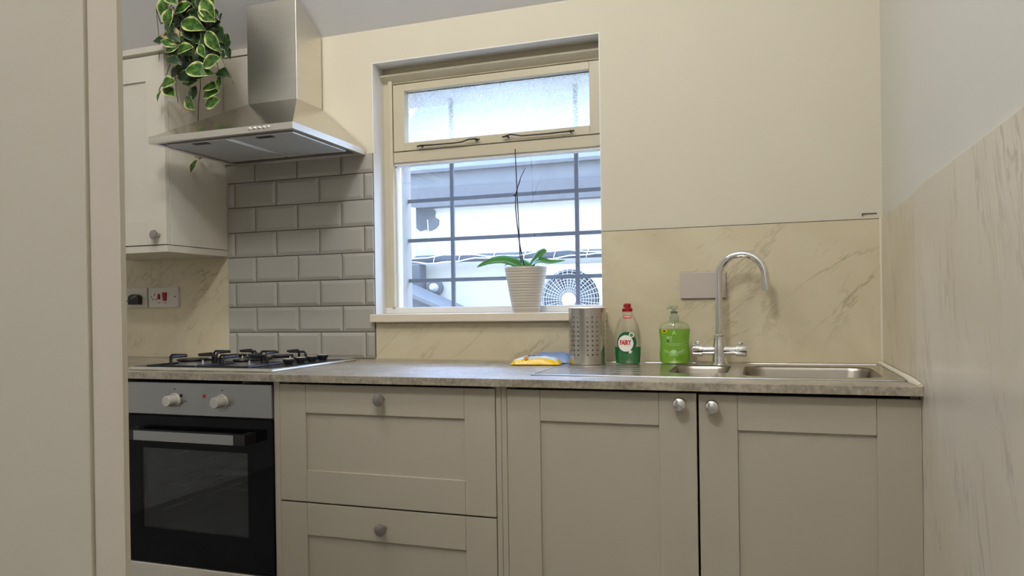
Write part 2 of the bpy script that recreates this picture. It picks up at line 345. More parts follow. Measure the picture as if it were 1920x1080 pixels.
sm = MB(); sm.prism([(-.18, 1.350), (-.30, 1.3525), (-.44, 1.351), (-.5475, 1.3525), (-.5475, 1.350)], 2.033, 2.037, 'x'); sm.build('panel_top_seal', SEAL, wall_right)
# grey bevelled metro tiles on a recessed grout bed
box('grout_bed', GROUT, (-.4135, .2695, -.0015, 0, .9025, 1.691), wall_back)
def tile_mesh(wd, ht, fl, fr, fb, ft):
    b = .0135; t0 = .0034; t1 = .0088; e = MB(); h = wd/2; k = ht/2
    xi0 = -h+(b if fl else 0); xi1 = h-(b if fr else 0); zi0 = -k+(b if fb else 0); zi1 = k-(b if ft else 0)
    def ring(x0, x1, z0_, z1_, y): return [(x0, y, z0_), (x1, y, z0_), (x1, y, z1_), (x0, y, z1_)]
    vs = ring(-h, h, -k, k, 0)+ring(-h, h, -k, k, -t0)+ring(xi0, xi1, zi0, zi1, -t1)
    vs[4:8] = [(x, (-t1 if ((x < 0 and not fl and abs(x+h) < 1e-6) and False) else -t0), z) for x, y, z in vs[4:8]]
    fs = [(3,2,1,0)]+[(i, (i+1) % 4, 4+(i+1) % 4, 4+i) for i in range(4)]+[(4+i, 4+(i+1) % 4, 8+(i+1) % 4, 8+i) for i in range(4)]+[(8,9,10,11)]
    e.add(vs, fs); return e
tile_cache = {}
zt0 = 1.6165; g = .0024; XL, XR_ = -.4130, .2692
for row in range(8):
    zb = zt0-.102*row; ztp = min(zb+.102, 1.6905)
    off = -.2765 if row % 2 == 0 else -.3775
    x = off-.202
    while x < XR_:
        a, b_ = max(x, XL), min(x+.202, XR_)
        if b_-a > .012:
            key = (round(b_-a, 3), round(ztp-zb, 3), x >= XL, x+.202 <= XR_)
            if key not in tile_cache:
                o = tile_mesh(b_-a-g, ztp-zb-g, x >= XL, x+.202 <= XR_, True, ztp-zb > .1)
                tile_cache[key] = o = _b0(o, 'tile', TILE, None)
                md = o.modifiers.new('bevel', 'BEVEL'); md.width = .0009; md.segments = 2; md.limit_method = 'ANGLE'; md.angle_limit = R(12)
            else:
                o = tile_cache[key].copy(); COL.objects.link(o); o.name = 'tile'
            o.parent = wall_back; o.location = ((a+b_)/2, -.0012, (zb+ztp)/2)
            o.rotation_euler = (random.uniform(-.003, .003), 0, random.uniform(-.003, .003))
        x += .202

# ================================================================== THE WINDOW
win = thing('window_1', 'white painted casement window with a lower fixed pane and small top light', None, (.714, .09, 1.07)); win['kind'] = 'structure'
F = WINPAINT
tag(box('reveal_lining', REVEAL, (.2685, .2715, -.0005, .08, 1.072, 2.034), win), None)
box('reveal_lining', REVEAL, (1.1565, 1.1595, -.0005, .08, 1.072, 2.034), win)
box('reveal_lining', REVEAL, (.2685, 1.1595, -.0005, .08, 2.0325, 2.036), win)
box('jamb', F, (.27, .314, .078, .14, 1.0972, 1.9718), win, .002)
box('jamb', F, (1.145, 1.158, .078, .14, 1.0972, 1.9718), win, .002)
box('jamb_bead', F, (.297, .3145, .069, .079, 1.095, 2.0), win, .003)
box('head', F, (.27, 1.158, .078, .14, 1.972, 2.034), win, .002)
hd = MB(); hd.prism([(.052, 2.003), (.050, 1.996), (.078, 1.975), (.079, 2.006)], .272, 1.156, 'x'); hd.build('head_moulding', F, win, bevel=.0015)
box('transom', F, (.314, 1.145, .076, .14, 1.662, 1.704), win, .003)
box('transom_bead', REVEAL, (.314, 1.145, .084, .12, 1.652, 1.664), win, .002)
box('bottom_rail', REVEAL, (.27, 1.158, .076, .14, 1.072, 1.097), win, .003)
box('glazing_bead', REVEAL, (.313, .3215, .092, .12, 1.095, 1.66), win, .002)
sill = MB(); sill.box(.262, 1.175, -.034, 0, 1.042, 1.072); sill.box(.2702, 1.1578, 0, .08, 1.042, 1.072)
sill.build('window_sill', mat('sill_paint', (220, 208, 188), .4), win, bevel=.003)
box('pane', PANE, (.316, 1.145, .112, .116, 1.094, 1.660), win)
cas = MB(); cas.box(.318, .366, .072, .12, 1.706, 1.966); cas.box(1.104, 1.143, .072, .12, 1.706, 1.966)
cas.box(.366, 1.104, .072, .12, 1.938, 1.966); cas.box(.366, 1.104, .072, .12, 1.706, 1.738)
cs = cas.build('casement', F, win, bevel=.002)
box('pane', PANET, (.364, 1.106, .104, .108, 1.736, 1.940), cs)
mould = MB(); mould.tube([(.366+.74*i/24, .0995+.001*sin(i*2.1), 1.9375+.0006*sin(i*3.3)) for i in range(25)], .0016, 6)
mould.build('mouldy_putty_line', IRON, cs)
for pts in ([(.424,.062,1.7165),(.44,.058,1.7175),(.50,.060,1.7165),(.58,.060,1.716),(.615,.058,1.717),(.64,.056,1.7235),(.665,.056,1.7240),(.685,.060,1.7205)],
            [(.776,.060,1.7215),(.79,.057,1.7225),(.81,.055,1.7275),(.83,.056,1.7235),(.85,.060,1.7195),(.95,.060,1.7185),(1.035,.058,1.7195),(1.05,.060,1.7205)]):
    st = MB().tube(pts, [.0028,.0036,.0026,.0026,.0026,.0028,.0030,.0034], 8); s0 = pts[0]; s1 = pts[-1]
    ob = st.build('stay', IRON, cs, smooth=True)
    for (px_, pz_) in ((s0[0]+.02, s0[2]), (s1[0]-.015, s1[2])):
        MB().lathe([(.0035, 0), (.0035, -.016)], 10, (px_, .073, pz_), 'y').build('peg', IRON, ob)
# outside face of the opening
tag(box('outer_reveal', EXTSIDE, (.262, .2715, .14, .299, 1.03, 2.034), win), 'flaking cream outer reveal')

# ================================================================== OUTSIDE
grille = thing('window_bars', 'grey painted iron security bars outside the window', 'window bars', (.714, .28, 1.0))
for x in (.471, 1.0): box('upright', BARM, (x-.008, x+.008, .274, .286, 1.02, 2.03), grille, .001)
for z in (1.208, 1.376, 1.541, 1.71): box('crossbar', BARM, (.27, 1.158, .270, .278, z-.0075, z+.0075), grille, .001)
setting('wall_outside', EXTW, (-3.2, 3.4, 2.2, 2.4, -.4, 1.80), 'white rendered yard wall outside the window')
setting('ground_outside', EXTG, (-3.2, 3.4, .3, 2.4, -.5, -.4), 'grey yard ground')
fb = thing('eaves_board', 'weathered grey eaves board above the white yard wall', 'fascia', (0, 2.12, 1.8))
box('board', FASCIA, (-3.2, 3.4, 2.12, 2.2, 1.797, 1.925), fb, .004)
box('upper_lip', FASCIA, (-3.2, 3.4, 2.10, 2.2, 2.035, 2.06), fb, .003)
box('soffit_strip', ROOFM, (-3.2, 3.4, 2.14, 2.2, 1.925, 2.035), fb)
rf = MB(); rf.add([(-1.0, 2.16, 2.05), (3.4, 2.16, 2.05), (3.4, 4.4, 3.75), (-1.35, 4.4, 3.75)]+[(-1.0, 2.2, 1.99), (3.4, 2.2, 1.99), (3.4, 4.4, 3.68), (-1.35, 4.4, 3.68)],
                  [(0,1,2,3), (7,6,5,4), (0,4,5,1), (1,5,6,2), (2,6,7,3), (3,7,4,0)])
tag(rf.build('roof_outside', ROOFM), 'pale roof sloping up behind the yard wall', None, None, 'structure')
pt = MB(); pt.prism([(-.70,1.795),(-.70,1.70),(-.67,1.66),(-.645,1.642),(-.60,1.655),(-.57,1.64),(-.525,1.655),(-.50,1.68),(-.497,1.715),(-.53,1.735),(-.525,1.775),(-.545,1.795)], 2.192, 2.2, 'y')
tag(pt.build('bare_render_patch', EXTG), 'patch of bare grey render peeled off the white yard wall', 'render patch')
dp = thing('downpipe', 'white downpipe at the left of the yard wall ending in a grey hopper', 'pipe', (-.655, 2.12, 1.2))
MB().lathe([(.024, 1.44), (.024, 1.80)], 14, (-.665, 2.12, 0)).build('pipe', ACW, dp, smooth=True)
box('hopper', EXTG, (-.72, -.60, 2.08, 2.195, 1.14, 1.40), dp, .01)
pp = thing('wall_pipe', 'horizontal grey pipe strapped with white cables along the yard wall', 'pipe', (0, 2.12, 1.43))
MB().tube([(-2, 2.125, 1.437), (-.4, 2.125, 1.433), (3, 2.125, 1.428)], .027, 14).build('pipe', PIPEM, pp, smooth=True)
for j in range(2):
    MB().tube([(-1.8+i*.06, 2.09, 1.415+.03*j+.012*sin(i*.5+j*2)+.004*sin(i*1.7)) for i in range(70)], .0045, 6).build('cable', CABLEM, pp, smooth=True)
for x in (-.71, -.49, -.30, -.05, .17, .38, .60):
    MB().tube([(x+.012*cos(a), 2.125+.034*sin(a), 1.433+.034*cos(a)*1.0) for a in [2*pi*k/14 for k in range(14)]], .003, 6, True).build('strap', CABLEM, pp, smooth=True)
tag(MB().tube([(-.585, 2.19, 1.72), (-.578, 2.19, 1.62), (-.572, 2.19, 1.56), (-.55, 2.19, 1.50), (-.52, 2.18, 1.46)], .0035, 6).build('hanging_cable', CABLEM, smooth=True), 'thin white cable hanging down the yard wall to the pipe', 'cable')
du = MB(); du.prism([(-1.0, 1.38), (-.28, 1.075), (-.28, .6), (-1.0, .6)], 1.75, 2.06, 'y')
dt = thing('lean_to', 'low grey lean-to roof at the lower left of the yard', 'lean-to roof', (-.6, 1.95, .6))
du.build('side', EXTG, dt)
dc = MB(); dc.prism([(-1.02, 1.42), (-.22, 1.085), (-.22, 1.06), (-1.02, 1.385)], 1.70, 2.07, 'y'); dc.build('roof_edge', ROOFM, dt, bevel=.003)
yl = thing('yard_lamp', 'small round lamp with a grey ring on the yard wall', 'lamp', (-.525, 2.2, 1.235))
MB().lathe([(.055, 2.2), (.055, 2.17), (.04, 2.16)], 24, (-.525, 0, 1.235), 'y').build('ring', EXTG, yl, smooth=True)
MB().lathe([(.032, 2.165), (.030, 2.13), (.018, 2.115), (.004, 2.112)], 20, (-.525, 0, 1.235), 'y').build('bulb', ACW, yl, smooth=True)
ac = thing('air_conditioner', 'white outdoor air conditioning unit with a round fan guard', 'air conditioner', (.62, 2.0, .85))
cxa, cza = .5375, 1.1305
bd = MB(); n = 48; ang = [2*pi*k/n for k in range(n)]
def sqpt(a, x0=.345, x1=1.10, z0_=.87, z1_=1.352):
    dx, dz = cos(a), sin(a); t = 9
    if dx > 1e-6: t = min(t, (x1-cxa)/dx)
    if dx < -1e-6: t = min(t, (x0-cxa)/dx)
    if dz > 1e-6: t = min(t, (z1_-cza)/dz)
    if dz < -1e-6: t = min(t, (z0_-cza)/dz)
    return (cxa+dx*t, cza+dz*t)
outer = [sqpt(a) for a in ang]
for c_ in ((.345,.87),(1.10,.87),(1.10,1.352),(.345,1.352)):
    k = min(range(n), key=lambda i: (outer[i][0]-c_[0])**2+(outer[i][1]-c_[1])**2); outer[k] = c_
inner = [(cxa+.188*cos(a), cza+.188*sin(a)) for a in ang]
vs = [(x, 1.87, z) for x, z in outer]+[(x, 1.87, z) for x, z in inner]+[(x, 1.93, z) for x, z in inner]+[(x, 2.16, z) for x, z in outer]
fs = [(k, (k+1) % n, n+(k+1) % n, n+k) for k in range(n)]+[(n+k, n+(k+1) % n, 2*n+(k+1) % n, 2*n+k) for k in range(n)]+[(k, 3*n+k, 3*n+(k+1) % n, (k+1) % n) for k in range(n)]+[list(range(3*n, 4*n))]
bd.add(vs, fs); bd.build('body', ACW, ac)
MB().lathe([(.188, 1.932), (.188, 1.94)], 32, (cxa, 0, cza), 'y').build('fan_well', ACD, ac)
fl = MB()
for k in range(5):
    a = 2*pi*k/5; fl.add([(cxa+.03*cos(a), 1.915, cza+.03*sin(a)), (cxa+.17*cos(a-.3), 1.925, cza+.17*sin(a-.3)), (cxa+.17*cos(a+.5), 1.90, cza+.17*sin(a+.5)), (cxa+.05*cos(a+.9), 1.905, cza+.05*sin(a+.9))], [(0,1,2,3)])
fl.build('fan_blades', EXTG, ac, solid=.003)
gd = MB()
for k in range(36):
    a = 2*pi*k/36+.05; gd.tube([(cxa+.045*cos(a), 1.852, cza+.045*sin(a)), (cxa+.12*cos(a), 1.846, cza+.12*sin(a)), (cxa+.196*cos(a), 1.866, cza+.196*sin(a))], .0019, 4)
for q in range(9):
    r_ = .060+.017*q; yy = 1.847+(.018*((r_-.12)/.076)**2 if r_ > .12 else .004*((.12-r_)/.075))
    gd.tube([(cxa+r_*cos(2*pi*k/40), yy, cza+r_*sin(2*pi*k/40)) for k in range(40)], .0013, 4, True)
tag(gd.build('fan_guard', ACW, ac), None, None, None, 'stuff')
MB().lathe([(.0001, 1.842), (.044, 1.843), (.046, 1.856)], 28, (cxa, 0, cza), 'y').build('guard_hub', ACW, ac, smooth=True)

# ================================================================== DOORWAY AT THE LEFT EDGE
setting('trim_1', DOORP, (.30, 1.0159, -1.86, -1.81, 0, 2.15), 'wide beige painted door frame at the left edge', .0015)
dirx, diry = -.765, .644
e0 = Vector((1.0225, -1.86)); e1 = Vector((1.0630, -1.86)); L_ = .70
pts = [tuple(e0), tuple(e1), (e1.x+dirx*L_, e1.y+diry*L_), (e0.x+dirx*L_, e0.y+diry*L_)]
lf = MB(); lf.prism([(p[0], p[1]) for p in pts], .01, 2.02, 'z')
tag(lf.build('door_1', FRAMEP, None, bevel=.002), 'open door leaf seen edge on beside the frame', None, None, 'structure')

# ================================================================== WORKTOP
wt = thing('worktop', 'long grey stone-effect worktop running under the window to the right wall', 'worktop', (.6, -.3, .878))
wm = MB(); yF = -.6213
wm.box(-1.2, 1.39, yF, 0, .878, .9); wm.box(1.39, 1.995, -.12, 0, .878, .9); wm.box(1.39, 1.995, yF, -.475, .878, .9); wm.box(1.995, 2.0275, yF, 0, .878, .9)
wm.build('slab', WORK, wt)
box('front_edging', WORK, (-1.2, 2.0275, -.6235, -.6212, .8785, .8995), wt, .0008)
tag(box('wall_bead', BEAD, (.272, 2.026, -.010, -.0035, .8995, .9045), wt), 'cream sealant bead')
sb = MB(); sb.tube([(2.0225, -.012, .905), (2.0225, -.45, .905), (2.019, -.55, .904), (2.023, -.618, .902)], [.006, .007, .009, .005], 8)
sb.build('wall_bead', SEAL, wt, smooth=True)

# ================================================================== BASE UNITS
def shaker(parent, x0, x1, z0_, z1_, sw, rw, name, mt, yf=-.6, th=.02, rec=.007, br=None, gl=True):
    """framed front: stiles, rails and a recessed centre panel"""
    br = br or rw
    fr = box(name, mt, (x0+.02, x1-.02, yf+rec, yf+th, z0_+.02, z1_-.02), parent)   # the recessed panel carries the frame
    for a, b_ in ((x0, x0+sw), (x1-sw, x1)): box('stile', mt, (a, b_, yf, yf+th-.001, z0_, z1_), fr, .0011)
    box('rail', mt, (x0+sw+.0006, x1-sw-.0006, yf+.0004, yf+th-.001, z1_-rw, z1_), fr, .0011)
    box('rail', mt, (x0+sw+.0006, x1-sw-.0006, yf+.0004, yf+th-.001, z0_, z0_+br), fr, .0011)
    return fr
def knob(parent, x, z, y, m, kind='flat'):
    pr = [(.009, y), (.0065, y-.006), (.006, y-.014), (.0155, y-.019), (.0178, y-.023), (.0172, y-.027), (.012, y-.0295), (.0002, y-.0302)] if kind == 'flat' else \
         [(.012, y), (.009, y-.004), (.0085, y-.012), (.0155, y-.015), (.0175, y-.020), (.0170, y-.025), (.0140, y-.029), (.0085, y-.0315), (.0002, y-.0325)]
    return MB().lathe(pr, 28, (x, 0, z), 'y').build('knob', m, parent, smooth=True)
du_ = thing('drawer_unit', 'greige drawer unit with two deep drawers and pewter knobs between oven and sink', 'drawer unit', (.635, -.3, 0))
body = MB(); body.box(.2875, .3055, -.578, -.02, .13, .877); body.box(.9660, .9840, -.578, -.02, .13, .877); body.box(.3055, .966, -.578, -.02, .13, .15); body.box(.3055, .966, -.03, -.02, .15, .877)
body.build('carcass', CAB, du_)
box('filler_strip', CAB, (.2655, .2845, -.598, -.06, .10, .8765), du_, .001)
box('filler_strip', CAB, (.9868, 1.0020, -.597, -.06, .10, .8765), du_, .001)
d1 = shaker(du_, .2857, .9854, .5180, .8700, .0915, .0855, 'drawer', CAB, br=.0945); knob(d1, .6375, .8325, -.6, PEWTER)
d2 = shaker(du_, .2857, .9854, .1560, .5132, .0915, .0945, 'drawer', CAB, br=.0945); knob(d2, .6375, .4605, -.6, PEWTER)
box('plinth', CAB, (.2655, 1.002, -.53, -.51, 0, .10), du_)
su = thing('sink_unit', 'greige two-door sink base unit with chrome knobs at the right end', 'cabinet', (1.52, -.3, 0))
body = MB(); body.box(1.0215, 1.0395, -.578, -.02, .13, .876); body.box(2.008, 2.026, -.578, -.02, .13, .876); body.box(1.0395, 2.008, -.578, -.02, .13, .15); body.box(1.0395, 2.008, -.03, -.02, .15, .70)
body.build('carcass', CAB, su)
box('filler_strip', CAB, (1.0030, 1.0185, -.597, -.06, .10, .8765), su, .001)
a_ = shaker(su, 1.0205, 1.5245, .1560, .8700, .0935, .0830, 'door', CAB, br=.0935); knob(a_, 1.4850, .8450, -.6, CHROME, 'dome')
b_ = shaker(su, 1.5300, 2.0275, .1560, .8680, .0930, .0860, 'door', CAB, br=.0935); knob(b_, 1.5640, .8410, -.6, CHROME, 'dome')
box('plinth', CAB, (1.003, 2.027, -.53, -.51, 0, .10), su)

# ================================================================== OVEN
ou = thing('oven_housing', 'cream oven housing cabinet, its lower panel showing under the built-in oven', 'cabinet', (-.04, -.3, 0))
hb = MB(); hb.box(-.3580, -.3400, -.596, -.02, .10, .877); hb.box(.2460+.0125, .2645, -.592, -.02, .10, .877); hb.box(-.34, .2585, -.58, -.02, .262, .275)
hb.build('carcass', CAB, ou)
box('lower_panel', CABW, (-.337, .2575, -.6, -.58, .13, .2745), ou, .003)
box('plinth', CAB, (-.358, .2645, -.53, -.51, 0, .10), ou)
ov = thing('oven', 'black glass built-in electric oven with a steel control panel', 'oven', (-.0375, -.3, .28))
X0, X1 = -.3350, .2560
box('control_panel', STEELF, (X0, X1, -.600, -.580, .7625, .8655), ov, .0012)
shell = MB(); shell.box(X0+.01, X1-.01, -.579, -.565, .2800, .372); shell.box(X0+.01, X1-.01, -.579, -.565, .665, .862); shell.box(X0+.01, -.262, -.579, -.565, .372, .665); shell.box(.17, X1-.01, -.579, -.565, .372, .665)
shell.build('case_front', BLACKM, ov)
cv = MB(); cv.add([(-.262,-.57,.372),(.17,-.57,.372),(.17,-.57,.665),(-.262,-.57,.665),(-.24,-.12,.372),(.15,-.12,.372),(.15,-.12,.665),(-.24,-.12,.665)],
                  [(0,1,5,4),(1,2,6,5),(2,3,7,6),(3,0,4,7),(4,5,6,7)])
cv.build('cavity', mat('grey_oven_enamel', (.10, .10, .10), .35), ov)
rk = MB(); rk.tube([(-.245,-.55,.522),(.155,-.55,.522),(.145,-.14,.522),(-.235,-.14,.522)], .003, 6, True)
for i in range(16): rk.tube([(-.22+.024*i, -.55, .522), (-.22+.024*i, -.14, .522)], .0016, 5)
rk.build('rack', CHROME, ov)
tr = MB(); tr.box(-.16, .12, -.40, -.18, .527, .530); tr.box(-.17, .13, -.41, -.40, .527, .545); tr.box(-.17, .13, -.18, -.17, .527, .545); tr.build('baking_tray', ALU, ov)
for sx in (-.2405, .150):
    rl = MB()
    for z in (.43, .475, .56, .605): rl.tube([(sx, -.53, z), (sx, -.16, z)], .0025, 6)
    rl.build('side_runner', ALU, ov)
door = MB(); door.box(X0, X1, -.600, -.582, .2800, .390); door.box(X0, X1, -.600, -.582, .652, .7560); door.box(X0, -.2555, -.600, -.582, .390, .652); door.box(.1640, X1, -.600, -.582, .390, .652)
dr = door.build('door', BLACKG, ov)
box('door_glass', OVGLASS, (-.2555, .1640, -.5995, -.596, .390, .652), dr)
hn = MB(); hn.box(-.272, .197, -.652, -.630, .686, .7185); hn.box(-.272, -.245, -.632, -.600, .686, .7185); hn.box(.170, .197, -.632, -.600, .686, .7185)
h_ = hn.build('handle', BLACKP, dr, bevel=.001)
tag(box('handle_face', STEELF, (-.232, .157, -.6535, -.6515, .6865, .7165), h_, .0005), 'brushed steel strip')
for x in (-.115, .072):
    rg = MB().lathe([(.024, -.600), (.0235, -.604), (.021, -.606)], 32, (x, 0, .810), 'y').build('dial_ring', KNOBM, ov, smooth=True)
    MB().lathe([(.0190, -.605), (.0188, -.612), (.0175, -.614), (.0172, -.634), (.0155, -.637), (.0002, -.6375)], 32, (x, 0, .810), 'y').build('dial', KNOBM, rg, smooth=True)
    dm = MB(); dm.box(x-.0015, x+.0015, -.6006, -.5995, .843, .848)
    for q in range(7):
        a = R(200+q*23); dm.box(x+.030*cos(a)-.0012, x+.030*cos(a)+.0012, -.6006, -.5995, .810+.030*sin(a)-.0012, .810+.030*sin(a)+.0012)
    tag(dm.build('dial_marks', LAB_K, ov), None, None, None, 'stuff')
tag(MB().lathe([(.0055, -.600), (.0050, -.6025), (.0002, -.6032)], 18, (-.0893, 0, .8250), 'y').build('indicator_light', mat('dark_red_lens', (46, 14, 16), .25), ov, smooth=True), 'dark red lens')
tag(MB().lathe([(.0055, -.600), (.0050, -.6025), (.0002, -.6032)], 18, (.0015, 0, .8253), 'y').build('indicator_light', mat('red_lens', (176, 52, 36), .25), ov, smooth=True), 'bright red lens')

# ================================================================== HOB
hb_ = thing('gas_hob', 'steel four-burner gas hob with black pan supports in the worktop', 'hob', (-.05, -.32, .9))
hp = MB(); hp.box(-.345, .236, -.568, -.085, .9, .9075); ho = hp.build('plate', STEEL, hb_, bevel=.004, seg=3)
hr = MB()
hr.tube([(-.338, -.561, .9065), (.229, -.561, .9065), (.229, -.092, .9065), (-.338, -.092, .9065)], .0052, 8, True); hr.build('rolled_rim', STEEL, hb_, smooth=True)
box('dark_reflection', BLACKM, (-.325, .216, -.545, -.105, .907, .9085), hb_)  # black sheet standing in for dark reflections in the steel plate
wire = .0042
for bx_, by_, rr in ((-.205, -.425, .047), (.005, -.425, .030), (-.205, -.215, .036), (.005, -.215, .036)):
    bb = MB().lathe([(rr+.010, .9065), (rr+.010, .911), (rr, .912), (rr, .9205), (rr*.9, .922), (.001, .922)], 32, (bx_, by_, 0)).build('burner', ALU, hb_, smooth=True)
    MB().lathe([(rr*1.08, .9235), (rr*1.12, .927), (rr*1.05, .930), (.001, .931)], 32, (bx_, by_, 0)).build('burner_cap', BLACKM, bb, smooth=True)
    MB().lathe([(.003, .907), (.003, .925), (.001, .926)], 8, (bx_+rr+.006, by_-.012, 0)).build('spark_pin', WHITEP, bb, smooth=True)
for gx0, gx1 in ((-.310, -.103), (-.097, .110)):
    gs = MB(); xm = (gx0+gx1)/2; z_ = .9415
    for y in (-.425, -.215):
        for dx in (-1, 1):
            xo = xm+dx*.098
            gs.tube([(xo, y, .908), (xo, y, .934), (xo-dx*.007, y, z_), (xm+dx*.028, y, z_)], wire, 8)
        for dy in (-1, 1):
            yo = y+dy*.096
            gs.tube([(xm, yo, .908), (xm, yo, .934), (xm, yo-dy*.007, z_), (xm, y+dy*.028, z_)], wire, 8)
    for xo in (xm-.098, xm+.098): gs.tube([(xo, -.525, .911), (xo, -.115, .911)], wire*.85, 8)
    for yo in (-.521, -.119): gs.tube([(xm-.098, yo, .911), (xm+.098, yo, .911)], wire*.85, 8)
    gs.build('pan_support', BLACKM, hb_, smooth=True)
for y in (-.400, -.335, -.270, -.205):
    MB().lathe([(.019, .9065), (.018, .909), (.0125, .911), (.0135, .916), (.0185, .922), (.0195, .9285), (.0188, .9300)], 28, (.170, y, 0)).build('control_knob', BLACKM, hb_, smooth=True)
    k_ = COL.objects[-1] if False else None
for y in (-.400, -.335, -.270, -.205):
    MB().lathe([(.0175, .9300), (.0172, .9308), (.001, .9309)], 28, (.170, y, 0)).build('knob_cap', KNOBM, hb_, smooth=True)

# ================================================================== SINK AND TAP
sk = thing('kitchen_sink', 'stainless steel inset sink with drainer, half bowl and main bowl', 'sink', (1.54, -.29, .9))
def rrect(x0, x1, y0, y1, r, n=8):
    P = []
    for (cx_, cy_, a0) in ((x1-r, y1-r, 0), (x0+r, y1-r, 90), (x0+r, y0+r, 180), (x1-r, y0+r, 270)):
        for k in range(n): a = R(a0+90*k/(n-1)); P.append((cx_+r*cos(a), cy_+r*sin(a)))
    return P
top = MB()
def holed(cell, hole, r, zt):
    x0, x1, y0, y1 = cell; H = rrect(*hole, r); cx_, cy_ = (hole[0]+hole[1])/2, (hole[2]+hole[3])/2; O = []
    for (px_, py_) in H:
        dx, dy = px_-cx_, py_-cy_; t = 9e9
        if dx > 1e-9: t = min(t, (x1-cx_)/dx)
        if dx < -1e-9: t = min(t, (x0-cx_)/dx)
        if dy > 1e-9: t = min(t, (y1-cy_)/dy)
        if dy < -1e-9: t = min(t, (y0-cy_)/dy)
        O.append((cx_+dx*t, cy_+dy*t))
    for c_ in ((x0,y0),(x1,y0),(x1,y1),(x0,y1)):
        k = min(range(len(O)), key=lambda i: (O[i][0]-c_[0])**2+(O[i][1]-c_[1])**2); O[k] = c_
    n = len(H); top.add([(x, y, zt) for x, y in O]+[(x, y, zt) for x, y in H]+[(x, y, zt-.004) for x, y in H], [(k, (k+1) % n, n+(k+1) % n, n+k) for k in range(n)]+[(n+k, n+(k+1) % n, 2*n+(k+1) % n, 2*n+k) for k in range(n)])
SX0, SX1, SY0, SY1 = 1.062, 2.014, -.516, -.050
zt = .9022
B1 = (1.425, 1.590, -.405, -.135); B2 = (1.630, 1.975, -.462, -.135)
top.add([(SX0, SY0, zt), (1.40, SY0, zt), (1.40, SY1, zt), (SX0, SY1, zt)], [(0,1,2,3)])
holed((1.40, 1.608, SY0, SY1), B1, .045, zt); holed((1.608, SX1, SY0, SY1), B2, .055, zt)
top.build('top_plate', SINKS, sk)
rim = MB()
rim.tube([(x, y, .9012) for x, y in rrect(SX0, SX1, SY0, SY1, .012, 4)], .0028, 8, True); rim.build('rim', STEELF, sk, smooth=True)
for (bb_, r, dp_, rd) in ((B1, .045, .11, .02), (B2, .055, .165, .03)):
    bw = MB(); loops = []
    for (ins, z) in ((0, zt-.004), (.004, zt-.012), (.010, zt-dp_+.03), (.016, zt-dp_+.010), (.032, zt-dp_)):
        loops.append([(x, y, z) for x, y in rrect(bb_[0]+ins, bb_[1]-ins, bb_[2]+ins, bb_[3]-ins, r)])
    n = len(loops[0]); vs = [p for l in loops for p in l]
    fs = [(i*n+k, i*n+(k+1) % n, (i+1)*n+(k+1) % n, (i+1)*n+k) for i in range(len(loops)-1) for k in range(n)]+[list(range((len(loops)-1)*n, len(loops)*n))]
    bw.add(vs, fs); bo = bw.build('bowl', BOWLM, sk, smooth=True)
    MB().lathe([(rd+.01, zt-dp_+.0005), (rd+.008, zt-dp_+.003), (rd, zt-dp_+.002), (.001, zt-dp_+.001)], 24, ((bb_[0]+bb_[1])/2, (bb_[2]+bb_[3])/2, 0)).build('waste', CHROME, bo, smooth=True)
rgm = MB(); rgm.prism([(-.1020, .9022), (-.1008, .9030), (-.0992, .9030), (-.0980, .9022)], 1.12, 1.38, 'x'); ridge = rgm.build('drainer_ridge', SINKS, sk)
for k in range(1, 6): copy_child(ridge, sk, Vector((0, -.062*k, 0)))
tp = thing('mixer_tap', 'chrome swan-neck mixer tap with two crosshead bodies behind the half bowl', 'tap', (1.551, -.085, .9))
tx, ty = 1.551, -.085
MB().lathe([(.029, .9025), (.028, .906), (.0235, .909), (.0215, .925), (.0205, .934)], 32, (tx, ty, 0)).build('base', CHROME, tp, smooth=True)
bdm = MB(); bdm.tube([(tx-.050, ty, .9465), (tx-.02, ty, .9465), (tx, ty, .9465), (tx+.02, ty, .9465), (tx+.050, ty, .9465)], [.0155, .016, .0185, .016, .0155], 24)
bdm.lathe([(.0215, .928), (.0215, .962), (.0185, .972), (.0178, .990), (.0185, .994), (.0150, .997)], 32, (tx, ty, 0)); bdm.build('body', CHROME, tp, smooth=True)
for s in (-1, 1):
    hn = MB().lathe([(.0145, s*.049), (.0195, s*.051), (.0198, s*.080), (.0180, s*.0835), (.001, s*.084)], 32, (tx, ty, .9465), 'x').build('handle', CHROME, tp, smooth=True)
    lv = MB(); lv.tube([(tx+s*.068, ty, .964), (tx+s*.069, ty-.002, .9705), (tx+s*.060, ty-.004, .9725)], [.0055, .0060, .0040], 10); lv.build('lever', CHROME, hn, smooth=True)
arc = [(tx+.001, ty, .995), (tx+.001, ty, 1.10), (tx+.001, ty, 1.165)]
for k in range(0, 25):
    a = R(180-172*k/24); arc.append((tx+.071+.070*cos(a), ty-.012*k/24, 1.178+.070*sin(a)))
arc += [(arc[-1][0]+.003, arc[-1][1], arc[-1][2]-.030)]
MB().tube(arc, .0117, 20).build('spout', CHROME, tp, smooth=True)
e_ = arc[-1]; MB().tube([(e_[0], e_[1], e_[2]), (e_[0]+.0025, e_[1], e_[2]-.024)], .0132, 20).build('aerator', CHROME, tp, smooth=True, bevel=.001)
bp2 = thing('blank_plate', 'blank beige wall plate on the marble behind the tap', 'wall plate', (1.4975, -.004, 1.155))
box('plate', BLANKP, (1.4241, 1.5708, -.013, -.004, 1.1120, 1.1990), bp2, .002)
box('backing', GROUT, (1.4255, 1.5695, -.0055, -.004, 1.1105, 1.2), bp2)

